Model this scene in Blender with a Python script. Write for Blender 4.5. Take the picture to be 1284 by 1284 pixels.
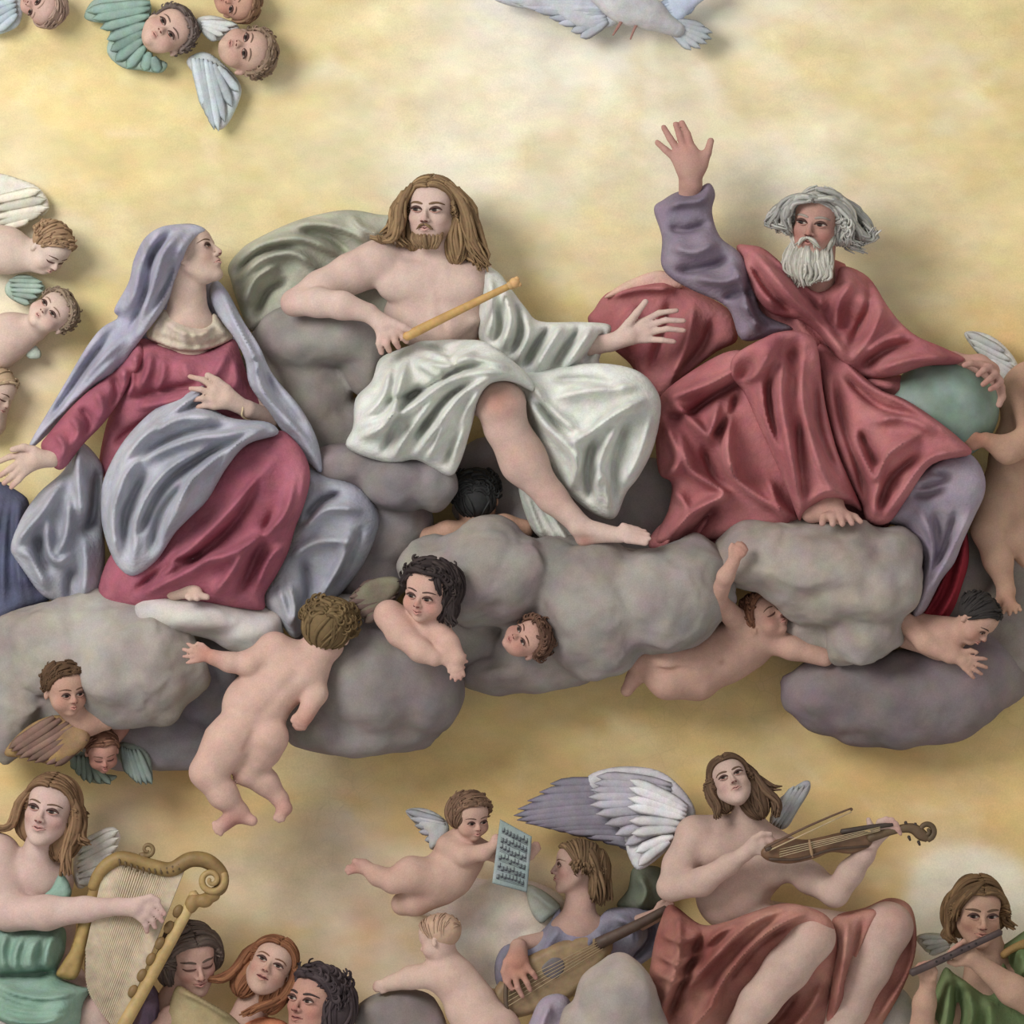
import bpy, math, random
import numpy as np

# ------------------------------------------------------------------ scene, camera, light
for o in list(bpy.data.objects):
    bpy.data.objects.remove(o, do_unlink=True)
scene = bpy.context.scene
COL = scene.collection
S = 0.003            # metres per unit of the layout grid (1284 units across the picture)
ZB = 3.0             # height of the picture's middle above the church floor

DOFF = [0.0]         # how far the group being built stands off the wall, added to its depth
def W(x, y, d):      # layout (right, down, towards the viewer) -> world metres
    return ((x - 642.0) * S, -(d + DOFF[0]) * S, (642.0 - y) * S + ZB)

CAMD = 12000.0
cam_d = bpy.data.cameras.new('camera')
cam = bpy.data.objects.new('camera', cam_d)
COL.objects.link(cam)
cam.location = W(642, 642, CAMD + 100)
cam.rotation_euler = (math.pi / 2, 0, 0)
cam_d.sensor_width = 36.0
cam_d.lens = 36.0 * CAMD / 1284.0
cam_d.clip_end = 200.0
scene.camera = cam

world = bpy.data.worlds.new('world')
scene.world = world
world.use_nodes = True
bg = world.node_tree.nodes['Background']
bg.inputs[0].default_value = (1.0, 0.965, 0.93, 1)
bg.inputs[1].default_value = 0.70

def area(name, loc, target, size, power, color):
    ld = bpy.data.lights.new(name, 'AREA')
    ld.shape = 'DISK'; ld.size = size; ld.energy = power; ld.color = color
    o = bpy.data.objects.new(name, ld)
    COL.objects.link(o)
    o.location = loc
    import mathutils
    v = mathutils.Vector(target) - mathutils.Vector(loc)
    o.rotation_euler = v.to_track_quat('-Z', 'Y').to_euler()
    return o
# key light added off screen, high left before the wall; no window built
area('key_light_left_offscreen', W(-1500, -800, 2900), W(600, 640, 0), 5.0, 1120.0, (1.0, 0.97, 0.93))

vs = scene.view_settings
vs.view_transform = 'Standard'
vs.look = 'None'
vs.gamma = 1.0
vs.use_curve_mapping = False
vs.exposure = -0.2
scene.display_settings.display_device = 'sRGB'

# ------------------------------------------------------------------ small maths
def lin(c):
    c = np.asarray(c, dtype=np.float64) / 255.0
    return np.where(c <= 0.04045, c / 12.92, ((c + 0.055) / 1.055) ** 2.4)

def catmull(pts, n=6, closed=False):
    P = np.asarray(pts, dtype=np.float64)
    N = len(P)
    if N < 3 and not closed:
        t = np.linspace(0, 1, n + 1)[:, None]
        return P[0] * (1 - t) + P[-1] * t
    out = []
    rng = range(N) if closed else range(N - 1)
    for i in rng:
        if closed:
            p0, p1, p2, p3 = P[(i - 1) % N], P[i], P[(i + 1) % N], P[(i + 2) % N]
        else:
            p1, p2 = P[i], P[i + 1]
            p0 = P[i - 1] if i > 0 else 2 * p1 - p2
            p3 = P[i + 2] if i + 2 < N else 2 * p2 - p1
        for j in range(n):
            t = j / n
            out.append(0.5 * (2 * p1 + (p2 - p0) * t + (2 * p0 - 5 * p1 + 4 * p2 - p3) * t * t
                              + (3 * p1 - p0 - 3 * p2 + p3) * t ** 3))
    if not closed:
        out.append(P[-1])
    return np.array(out)

def vnoise(P, scale, seed=0):
    q = np.asarray(P) / scale + seed * 17.31
    i = np.floor(q).astype(np.int64); f = q - i
    f = f * f * (3 - 2 * f)
    def h(a):
        n = (a[:, 0] * 374761393 + a[:, 1] * 668265263 + a[:, 2] * 2147483647 + seed * 974634777) & 0xffffffff
        n = ((n ^ (n >> 13)) * 1274126177) & 0xffffffff
        return ((n ^ (n >> 16)) & 0xffff) / 65535.0
    r = 0
    for dx in (0, 1):
        for dy in (0, 1):
            for dz in (0, 1):
                w = (f[:, 0] if dx else 1 - f[:, 0]) * (f[:, 1] if dy else 1 - f[:, 1]) * (f[:, 2] if dz else 1 - f[:, 2])
                r = r + w * h(i + np.array([dx, dy, dz]))
    return r * 2 - 1

def fbm(P, scale, seed=0, oct=3):
    r = 0; a = 1.0; t = 0
    for k in range(oct):
        r = r + a * vnoise(P, scale / 2 ** k, seed + k * 5); t += a; a *= 0.5
    return r / t

# ------------------------------------------------------------------ materials (all procedural)
def paint_mat(name, rough=0.85, mott=0.10, mscale=14.0, grain=0.08, bump=0.15, bscale=90.0, stretch=None, spec=0.25):
    m = bpy.data.materials.new(name)
    m.use_nodes = True
    nt = m.node_tree; N = nt.nodes; L = nt.links
    b = N['Principled BSDF']
    b.inputs['Roughness'].default_value = rough
    b.inputs['Specular IOR Level'].default_value = spec
    at = N.new('ShaderNodeAttribute'); at.attribute_name = 'Col'
    tc = N.new('ShaderNodeNewGeometry')
    vec = tc.outputs['Position']
    if stretch:
        mp = N.new('ShaderNodeMapping'); mp.inputs['Scale'].default_value = stretch[:3]
        mp.inputs['Rotation'].default_value = (0, stretch[3] if len(stretch) > 3 else 0, 0)
        L.new(vec, mp.inputs['Vector']); vec = mp.outputs[0]
    n1 = N.new('ShaderNodeTexNoise'); n1.inputs['Scale'].default_value = mscale
    n1.inputs['Detail'].default_value = 5; n1.inputs['Roughness'].default_value = 0.6
    L.new(vec, n1.inputs['Vector'])
    n2 = N.new('ShaderNodeTexNoise'); n2.inputs['Scale'].default_value = 210
    n2.inputs['Detail'].default_value = 2
    L.new(tc.outputs['Position'], n2.inputs['Vector'])
    r1 = N.new('ShaderNodeMapRange'); r1.inputs[1].default_value = 0.25; r1.inputs[2].default_value = 0.75
    r1.inputs[3].default_value = 1 - mott; r1.inputs[4].default_value = 1 + mott
    L.new(n1.outputs['Fac'], r1.inputs[0])
    r2 = N.new('ShaderNodeMapRange'); r2.inputs[1].default_value = 0.25; r2.inputs[2].default_value = 0.75
    r2.inputs[3].default_value = 1 - grain; r2.inputs[4].default_value = 1 + grain
    L.new(n2.outputs['Fac'], r2.inputs[0])
    mu = N.new('ShaderNodeMath'); mu.operation = 'MULTIPLY'
    L.new(r1.outputs[0], mu.inputs[0]); L.new(r2.outputs[0], mu.inputs[1])
    vm = N.new('ShaderNodeVectorMath'); vm.operation = 'SCALE'
    L.new(at.outputs['Color'], vm.inputs[0]); L.new(mu.outputs[0], vm.inputs['Scale'])
    n5 = N.new('ShaderNodeTexNoise'); n5.inputs['Scale'].default_value = mscale * 2.2; n5.inputs['Detail'].default_value = 4
    L.new(vec, n5.inputs['Vector'])
    hm = N.new('ShaderNodeVectorMath'); hm.operation = 'MULTIPLY_ADD'          # slight warm / cool drift of the pigment
    hm.inputs[1].default_value = (mott * 1.5,) * 3; hm.inputs[2].default_value = (1 - mott * .75,) * 3
    L.new(n5.outputs['Color'], hm.inputs[0])
    v2 = N.new('ShaderNodeVectorMath'); v2.operation = 'MULTIPLY'
    L.new(vm.outputs[0], v2.inputs[0]); L.new(hm.outputs[0], v2.inputs[1])
    L.new(v2.outputs[0], b.inputs['Base Color'])
    n3 = N.new('ShaderNodeTexNoise'); n3.inputs['Scale'].default_value = bscale
    n3.inputs['Detail'].default_value = 4
    L.new(vec, n3.inputs['Vector'])
    bp = N.new('ShaderNodeBump'); bp.inputs['Strength'].default_value = bump; bp.inputs['Distance'].default_value = 0.01
    L.new(n3.outputs['Fac'], bp.inputs['Height']); L.new(bp.outputs[0], b.inputs['Normal'])
    return m

MAT = {
    'skin': paint_mat('painted_skin', 0.85, 0.12, 12, 0.10, 0.14, 50, spec=0.08),
    'cloth': paint_mat('painted_cloth', 0.95, 0.18, 10, 0.10, 0.38, 55, spec=0.04),
    'hair': paint_mat('painted_hair', 0.75, 0.16, 30, 0.05, 0.15, 60, spec=0.15),
    'cloud': paint_mat('painted_cloud', 0.95, 0.20, 6, 0.10, 0.12, 30, spec=0.03),
    'wing': paint_mat('painted_feather', 0.88, 0.18, 14, 0.10, 0.2, 60, spec=0.1),
    'wood': paint_mat('painted_wood', 0.55, 0.2, 25, 0.05, 0.15, 60, spec=0.35),
    'face': paint_mat('painted_feature', 0.6, 0.04, 40, 0.02, 0.03, 60, spec=0.25),
    'globe': paint_mat('painted_globe', 0.5, 0.2, 9, 0.06, 0.1, 40, spec=0.35),
}

# ------------------------------------------------------------------ mesh output
def tag(o, label=None, cat=None, group=None, kind=None):
    if label: o['label'] = label
    if cat: o['category'] = cat
    if group: o['group'] = group
    if kind: o['kind'] = kind
    return o

def empty(name, x, y, d, label, cat, group=None):
    o = bpy.data.objects.new(name, None)
    o.empty_display_size = 0.05
    COL.objects.link(o)
    o.location = W(x, y, d)
    tag(o, label, cat, group)
    return o

def world_loc(o):
    v = np.array(o.location, dtype=np.float64)
    while o.parent:
        o = o.parent; v = v + np.array(o.location)
    return v

def mesh_obj(name, V, F, C, mat, parent=None, smooth=True):
    """V layout coords (n,3); F (m,4) or (m,3) int; C linear rgb (n,3) or a colour"""
    V = np.asarray(V, dtype=np.float64)
    Wd = np.empty_like(V)
    Wd[:, 0] = (V[:, 0] - 642.0) * S; Wd[:, 1] = -(V[:, 2] + DOFF[0]) * S; Wd[:, 2] = (642.0 - V[:, 1]) * S + ZB
    if isinstance(F, np.ndarray):
        F = [F]
    # consistent outward winding from the signed volume
    vol = 0.0
    for f in F:
        if len(f):
            a = Wd[f[:, 0]]; 
            for k in range(1, f.shape[1] - 1):
                vol += np.einsum('ij,ij->i', a, np.cross(Wd[f[:, k]], Wd[f[:, k + 1]])).sum()
    if vol < 0:
        F = [f[:, ::-1] for f in F]
    if parent is None:
        c = (Wd.min(0) + Wd.max(0)) / 2
    else:
        c = world_loc(parent)
    me = bpy.data.meshes.new(name)
    me.vertices.add(len(Wd))
    me.vertices.foreach_set('co', (Wd - c).astype(np.float32).ravel())
    loops = np.concatenate([f.ravel() for f in F]).astype(np.int32)
    tot = np.concatenate([np.full(len(f), f.shape[1]) for f in F])
    st = np.concatenate([[0], np.cumsum(tot)[:-1]]).astype(np.int32)
    me.loops.add(len(loops)); me.polygons.add(len(tot))
    me.polygons.foreach_set('loop_start', st)
    me.loops.foreach_set('vertex_index', loops)
    me.update(calc_edges=True)
    me.validate()
    C = np.asarray(C, dtype=np.float64)
    if C.ndim == 1:
        C = np.tile(C, (len(Wd), 1))
    C = C * .84 + .16 * (C @ np.array([.3, .55, .15]))[:, None]      # chalky fresco pigment
    ca = me.color_attributes.new('Col', 'FLOAT_COLOR', 'POINT')
    ca.data.foreach_set('color', np.concatenate([C, np.ones((len(C), 1))], 1).astype(np.float32).ravel())
    if smooth:
        me.shade_smooth()
    me.materials.append(MAT[mat] if isinstance(mat, str) else mat)
    o = bpy.data.objects.new(name, me)
    COL.objects.link(o)
    if parent is None:
        o.location = c
    else:
        o.parent = parent
    return o

# ------------------------------------------------------------------ implicit surfaces
def p_rc(a, b, ra, rb, k):
    a = np.array(a, float); b = np.array(b, float)
    lo = np.minimum(a - ra, b - rb); hi = np.maximum(a + ra, b + rb)
    def f(X, Y, Z):
        ab = b - a; L2 = float(ab @ ab) + 1e-9
        t = np.clip(((X - a[0]) * ab[0] + (Y - a[1]) * ab[1] + (Z - a[2]) * ab[2]) / L2, 0, 1)
        return np.sqrt((X - a[0] - t * ab[0]) ** 2 + (Y - a[1] - t * ab[1]) ** 2 + (Z - a[2] - t * ab[2]) ** 2) - (ra + (rb - ra) * t)
    return (f, lo, hi, k)

def p_ell(c, r, k, M=None):
    c = np.array(c, float); r = np.array(r, float)
    M = np.eye(3) if M is None else M          # columns = axes
    ext = np.sqrt(((M * r) ** 2).sum(1))
    def f(X, Y, Z):
        dx, dy, dz = X - c[0], Y - c[1], Z - c[2]
        u = (M[0, 0] * dx + M[1, 0] * dy + M[2, 0] * dz) / r[0]
        v = (M[0, 1] * dx + M[1, 1] * dy + M[2, 1] * dz) / r[1]
        w = (M[0, 2] * dx + M[1, 2] * dy + M[2, 2] * dz) / r[2]
        k0 = np.sqrt(u * u + v * v + w * w)
        k1 = np.sqrt((u / r[0]) ** 2 + (v / r[1]) ** 2 + (w / r[2]) ** 2) + 1e-9
        return k0 * (k0 - 1) / k1
    return (f, c - ext, c + ext, k)

def rot2(deg):                                  # rotation in the picture plane (clockwise as seen)
    a = math.radians(deg); c, s = math.cos(a), math.sin(a)
    return np.array([[c, -s, 0], [s, c, 0], [0, 0, 1.0]])

def smin(a, b, k):
    if k <= 0: return np.minimum(a, b)
    h = np.clip(0.5 + 0.5 * (b - a) / k, 0, 1)
    return b + (a - b) * h - k * h * (1 - h)

def sdf_points(adds, cuts, P):
    X, Y, Z = P[:, 0], P[:, 1], P[:, 2]
    F = np.full(len(P), 1e3)
    for f, lo, hi, k in adds: F = smin(F, f(X, Y, Z), k)
    for f, lo, hi, k in cuts: F = -smin(-F, f(X, Y, Z), k)
    return F

def sdf_mesh(adds, cuts, h):
    lo = np.min([p[1] for p in adds], 0) - 3 * h
    hi = np.max([p[2] for p in adds], 0) + 3 * h
    n = np.ceil((hi - lo) / h).astype(int) + 1
    ax = [(lo[i] + h * np.arange(n[i])).astype(np.float32) for i in range(3)]
    F = np.full(n, 1e3, dtype=np.float32)
    def sub(p, m):
        i0 = np.maximum(np.floor((p[1] - m - lo) / h).astype(int), 0)
        i1 = np.minimum(np.ceil((p[2] + m - lo) / h).astype(int) + 1, n)
        return i0, i1
    for cut, lst in ((0, adds), (1, cuts)):
        for p in lst:
            i0, i1 = sub(p, p[3] + 2 * h)
            if (i1 <= i0).any(): continue
            sl = tuple(slice(a, b) for a, b in zip(i0, i1))
            d = p[0](ax[0][i0[0]:i1[0], None, None], ax[1][None, i0[1]:i1[1], None], ax[2][None, None, i0[2]:i1[2]])
            F[sl] = -smin(-F[sl], d, p[3]) if cut else smin(F[sl], d, p[3])
    inside = F < 0
    c = inside[:-1, :-1, :-1]
    anyi = np.zeros(c.shape, bool); alli = np.ones(c.shape, bool)
    for a in (0, 1):
        for b in (0, 1):
            for e in (0, 1):
                q = inside[a:n[0] - 1 + a, b:n[1] - 1 + b, e:n[2] - 1 + e]
                anyi |= q; alli &= q
    act = np.argwhere(anyi & ~alli)
    idx = np.full(c.shape, -1, dtype=np.int32)
    idx[act[:, 0], act[:, 1], act[:, 2]] = np.arange(len(act))
    acc = np.zeros((len(act), 3)); cnt = np.zeros(len(act))
    cor = [(a, b, e) for a in (0, 1) for b in (0, 1) for e in (0, 1)]
    val = {q: F[act[:, 0] + q[0], act[:, 1] + q[1], act[:, 2] + q[2]] for q in cor}
    for q in cor:
        for axis in range(3):
            if q[axis] == 0:
                r = list(q); r[axis] = 1; r = tuple(r)
                va, vb = val[q], val[r]
                m = (va < 0) != (vb < 0)
                t = va[m] / (va[m] - vb[m])
                pt = np.tile(np.array(q, float), (m.sum(), 1)); pt[:, axis] = t
                acc[m] += pt; cnt[m] += 1
    V = lo + h * (act + acc / cnt[:, None])
    quads = []
    for axis in range(3):
        A = [slice(None)] * 3; B = [slice(None)] * 3
        A[axis] = slice(0, -1); B[axis] = slice(1, None)
        s0 = inside[tuple(A)]; s1 = inside[tuple(B)]
        for flip in (0, 1):
            e = np.argwhere((s0 & ~s1) if not flip else (~s0 & s1))
            u, v = (axis + 1) % 3, (axis + 2) % 3
            e = e[(e[:, u] > 0) & (e[:, v] > 0)]
            def g(du, dv):
                w = e.copy(); w[:, u] -= du; w[:, v] -= dv
                return idx[w[:, 0], w[:, 1], w[:, 2]]
            q = np.stack([g(1, 1), g(0, 1), g(0, 0), g(1, 0)], 1)
            quads.append(q[:, ::-1] if flip else q)
    return V, np.concatenate(quads).astype(np.int32)

# ------------------------------------------------------------------ tubes, sheets
def tube(pts, radii, sides=7, n=4, flat=None):
    """tapered tube along a curve; returns V, F(list)"""
    P = np.asarray(pts, float); R = np.asarray(radii, float) if np.ndim(radii) else np.full(len(P), float(radii))
    Q = catmull(np.concatenate([P, R[:, None]], 1), n) if len(P) > 2 else np.concatenate([P, R[:, None]], 1)
    P, R = Q[:, :3], np.maximum(Q[:, 3], 0.15)
    T = np.gradient(P, axis=0); T /= np.linalg.norm(T, axis=1)[:, None] + 1e-9
    ref = np.array([0, 0, 1.0]) if abs(T[0, 2]) < 0.9 else np.array([1.0, 0, 0])
    V = []
    nrm = None
    for i in range(len(P)):
        a = ref if nrm is None else nrm
        nrm = a - T[i] * (a @ T[i]); nrm /= np.linalg.norm(nrm) + 1e-9
        bi = np.cross(T[i], nrm)
        for k in range(sides):
            t = 2 * math.pi * k / sides
            V.append(P[i] + R[i] * (math.cos(t) * nrm * (flat or 1.0) + math.sin(t) * bi))
    m = len(P)
    V.append(P[0] - T[0] * R[0] * .6); V.append(P[-1] + T[-1] * R[-1] * .6)
    i, k = np.meshgrid(np.arange(m - 1), np.arange(sides), indexing='ij')
    i = i.ravel(); k = k.ravel(); k2 = (k + 1) % sides
    Fq = np.stack([i * sides + k, i * sides + k2, (i + 1) * sides + k2, (i + 1) * sides + k], 1)
    kk = np.arange(sides); k2 = (kk + 1) % sides
    Ft = np.concatenate([np.stack([k2, kk, np.full(sides, m * sides)], 1),
                         np.stack([(m - 1) * sides + kk, (m - 1) * sides + k2, np.full(sides, m * sides + 1)], 1)])
    return np.array(V), [Fq, Ft]

def merge(parts):
    """list of (V, Flist, C) -> one"""
    Vs, Fs, Cs, o = [], {}, [], 0
    for V, F, C in parts:
        if isinstance(F, np.ndarray): F = [F]
        for f in F:
            Fs.setdefault(f.shape[1], []).append(f + o)
        C = np.asarray(C, float)
        Cs.append(np.tile(C, (len(V), 1)) if C.ndim == 1 else C)
        Vs.append(V); o += len(V)
    return np.concatenate(Vs), [np.concatenate(f) for f in Fs.values()], np.concatenate(Cs)

def seg_dist(X, Y, pts):
    """distance to polyline, arclength parameter 0..1, side sign"""
    P = np.asarray(pts, float); best = np.full(X.shape, 1e9); par = np.zeros(X.shape); sg = np.ones(X.shape)
    L = np.linalg.norm(np.diff(P[:, :2], axis=0), axis=1); tot = L.sum() + 1e-9; s0 = 0
    for i in range(len(P) - 1):
        a, b = P[i, :2], P[i + 1, :2]; ab = b - a
        t = np.clip(((X - a[0]) * ab[0] + (Y - a[1]) * ab[1]) / (ab @ ab + 1e-9), 0, 1)
        dx, dy = X - a[0] - t * ab[0], Y - a[1] - t * ab[1]
        d = np.hypot(dx, dy); m = d < best
        best = np.where(m, d, best); par = np.where(m, (s0 + t * L[i]) / tot, par)
        sg = np.where(m, np.sign(ab[0] * dy - ab[1] * dx), sg); s0 += L[i]
    return best, par, sg

def poly_sd(X, Y, poly):
    """signed distance, positive inside"""
    P = np.asarray(poly, float); n = len(P)
    best = np.full(X.shape, 1e9); ins = np.zeros(X.shape, bool)
    for i in range(n):
        a, b = P[i], P[(i + 1) % n]; ab = b - a
        t = np.clip(((X - a[0]) * ab[0] + (Y - a[1]) * ab[1]) / (ab @ ab + 1e-9), 0, 1)
        best = np.minimum(best, (X - a[0] - t * ab[0]) ** 2 + (Y - a[1] - t * ab[1]) ** 2)
        if a[1] != b[1]:
            c = ((a[1] > Y) != (b[1] > Y)) & (X < (b[0] - a[0]) * (Y - a[1]) / (b[1] - a[1]) + a[0])
            ins ^= c
    d = np.sqrt(best)
    return np.where(ins, d, -d)

def tps(ctrl):
    C = np.asarray(ctrl, float); n = len(C)
    if n > 2:
        q = C[:, :2] - C[:, :2].mean(0); ev, ve = np.linalg.eigh(q.T @ q)
        if math.sqrt(max(ev[0], 0) / (ev[1] + 1e-9)) < 0.4:
            m = np.append(ve[:, 0], 0) * 60
            C = np.concatenate([C, C + m, C - m]); n = len(C)
    if n == 1:
        return lambda X, Y: np.full(X.shape, C[0, 2])
    if n < 3:
        def f(X, Y):
            a, b = C[0], C[1]; ab = b[:2] - a[:2]
            t = ((X - a[0]) * ab[0] + (Y - a[1]) * ab[1]) / (ab @ ab)
            return a[2] + (b[2] - a[2]) * np.clip(t, -0.2, 1.2)
        return f
    def ph(r2): return 0.5 * r2 * np.log(r2 + 1e-9)
    r2 = ((C[:, None, :2] - C[None, :, :2]) ** 2).sum(2) / 1e4
    A = np.zeros((n + 3, n + 3)); A[:n, :n] = ph(r2) + 1e-3 * np.eye(n)
    A[:n, n] = 1; A[:n, n + 1:] = C[:, :2] / 100; A[n:, :n] = A[:n, n:].T
    w = np.linalg.lstsq(A, np.concatenate([C[:, 2], [0, 0, 0]]), rcond=None)[0]
    def f(X, Y):
        r = w[n] + w[n + 1] * X / 100 + w[n + 2] * Y / 100
        for i in range(n):
            r = r + w[i] * ph(((X - C[i, 0]) ** 2 + (Y - C[i, 1]) ** 2) / 1e4)
        return r
    return f

def fan(A, B, n, w, h, sag=0.0, jit=0.15, seed=1):
    """n fold lines running from curve A to curve B"""
    rnd = random.Random(seed)
    A = catmull(A, 12); B = catmull(B, 12)
    out = []
    for i in range(n):
        t = (i + 0.5 + rnd.uniform(-jit, jit) * 2) / n
        a = A[int(np.clip(t, 0, 1) * (len(A) - 1))]; t2 = np.clip(t + rnd.uniform(-jit, jit) / n, 0, 1)
        b = B[int(t2 * (len(B) - 1))]
        dv = b - a; nv = np.array([-dv[1], dv[0]])
        s = sag + rnd.uniform(-0.04, 0.04)
        out.append(([tuple(a), tuple(a + dv * .33 + nv * s), tuple(a + dv * .66 + nv * s), tuple(b)],
                    w * rnd.uniform(.75, 1.3), h * rnd.uniform(.7, 1.25)))
    return out

FOLD_W, FOLD_H = 0.78, 3.2
def sheet(outline, ctrl, T=14, edge=14, folds=(), step=2.0, back=0.7, sharp=False, corr=0.0, seed=0, soft=1.0):
    """thick modelled cloth: closed outline, depth control points, raised and sunk fold lines"""
    poly = np.asarray(outline, float) if sharp else catmull(outline, 5, True)
    lo = poly.min(0) - 2 * step; hi = poly.max(0) + 2 * step
    nx, ny = int((hi[0] - lo[0]) / step) + 2, int((hi[1] - lo[1]) / step) + 2
    X, Y = np.meshgrid(lo[0] + step * np.arange(nx), lo[1] + step * np.arange(ny), indexing='ij')
    sd = poly_sd(X, Y, poly)
    gx, gy = np.gradient(sd, step)
    q = (sd[:-1, :-1] > 0) | (sd[1:, :-1] > 0) | (sd[:-1, 1:] > 0) | (sd[1:, 1:] > 0)
    used = np.zeros(X.shape, bool)
    used[:-1, :-1] |= q; used[1:, :-1] |= q; used[:-1, 1:] |= q; used[1:, 1:] |= q
    g = np.hypot(gx, gy) + 1e-6
    m = used & (sd <= 0)
    X = np.where(m, X - sd * gx / g, X); Y = np.where(m, Y - sd * gy / g, Y)
    s = np.where(m, 0, np.maximum(sd, 0))
    e = np.clip(s / edge, 0, 1)
    prof = np.sqrt(np.maximum(1 - (1 - e) ** 2, 0))
    base = tps(ctrl)(X, Y)
    hgt = np.zeros(X.shape)
    for fo in folds:
        pts, w, a = fo[0], fo[1] * FOLD_W, fo[2] * FOLD_H
        P = catmull(pts, 6)
        b0 = P[:, :2].min(0) - 4 * w; b1 = P[:, :2].max(0) + 4 * w
        i0 = np.maximum(((b0 - lo) / step).astype(int), 0); i1 = np.minimum(((b1 - lo) / step).astype(int) + 2, [nx, ny])
        if (i1 <= i0).any(): continue
        sl = (slice(i0[0], i1[0]), slice(i0[1], i1[1]))
        d, t, sg = seg_dist(X[sl], Y[sl], P)
        tp = np.minimum(1, np.minimum(t / 0.22 + 0.12, (1 - t) / 0.22 + 0.12))
        ww = w * np.where(sg > 0, 0.75, 1.3)          # one flank steeper, as cloth falls
        u = np.sqrt((d / ww) ** 2 + 0.06) - 0.245
        hgt[sl] += a * tp * np.exp(-1.35 * u * soft)
    for _ in range(1):                       # soften the fold crests a little
        g_ = np.pad(hgt, 1, mode='edge')
        hgt = .25 * g_[1:-1, 1:-1] + .125 * (g_[:-2, 1:-1] + g_[2:, 1:-1] + g_[1:-1, :-2] + g_[1:-1, 2:]) + .0625 * (g_[:-2, :-2] + g_[2:, 2:] + g_[:-2, 2:] + g_[2:, :-2])
    if corr:
        Pn = np.stack([X.ravel(), Y.ravel(), 0 * X.ravel()], 1)
        hgt += corr * fbm(Pn, 38, seed).reshape(X.shape)
    fr = base + prof * (T + hgt)
    bk = base - prof * (T * back)
    ids = np.full(X.shape, -1); nu = used.sum()
    ids[used] = np.arange(nu)
    inner = used & (s > 0)
    idb = ids.copy(); idb[inner] = nu + np.arange(inner.sum())
    V = np.concatenate([np.stack([X[used], Y[used], fr[used]], 1), np.stack([X[inner], Y[inner], bk[inner]], 1)])
    a, b = np.argwhere(q).T
    Ff = np.stack([ids[a, b], ids[a + 1, b], ids[a + 1, b + 1], ids[a, b + 1]], 1)
    Fb = np.stack([idb[a, b + 1], idb[a + 1, b + 1], idb[a + 1, b], idb[a, b]], 1)
    same = (Ff == Fb[:, ::-1]).all(1)
    F = np.concatenate([Ff[~same], Fb[~same]])
    return V, F

def cloth_color(V, c, c2=None, seed=0, scale=60, amt=1.0):
    a = lin(c)
    C = np.tile(a, (len(V), 1))
    if c2 is not None:
        t = np.clip(0.5 + 0.9 * fbm(V, scale, seed), 0, 1)[:, None] * amt
        C = C * (1 - t) + lin(c2) * t
    return C
# ------------------------------------------------------------------ figures
def rotm(yaw, pitch, roll):
    y, p, r = (math.radians(a) for a in (yaw, -pitch, -roll))
    Ry = np.array([[math.cos(y), 0, math.sin(y)], [0, 1, 0], [-math.sin(y), 0, math.cos(y)]])
    Rx = np.array([[1, 0, 0], [0, math.cos(p), -math.sin(p)], [0, math.sin(p), math.cos(p)]])
    Rz = np.array([[math.cos(r), -math.sin(r), 0], [math.sin(r), math.cos(r), 0], [0, 0, 1]])
    M = Rz @ Ry @ Rx
    M = np.diag([1, -1, 1]) @ M          # up -> down axis of the layout
    return M

class Head:
    def __init__(s, x, y, d, H, yaw=0, pitch=0, roll=0, baby=False):
        s.c = np.array([x, y, d], float); s.H = H; s.M = rotm(yaw, pitch, roll); s.baby = baby
        s.yaw = yaw
    def p(s, u, v, w): return s.c + s.H * (s.M @ np.array([u, v, w]))
    def pts(s, A): return s.c + s.H * (np.asarray(A, float) @ s.M.T)

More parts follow.
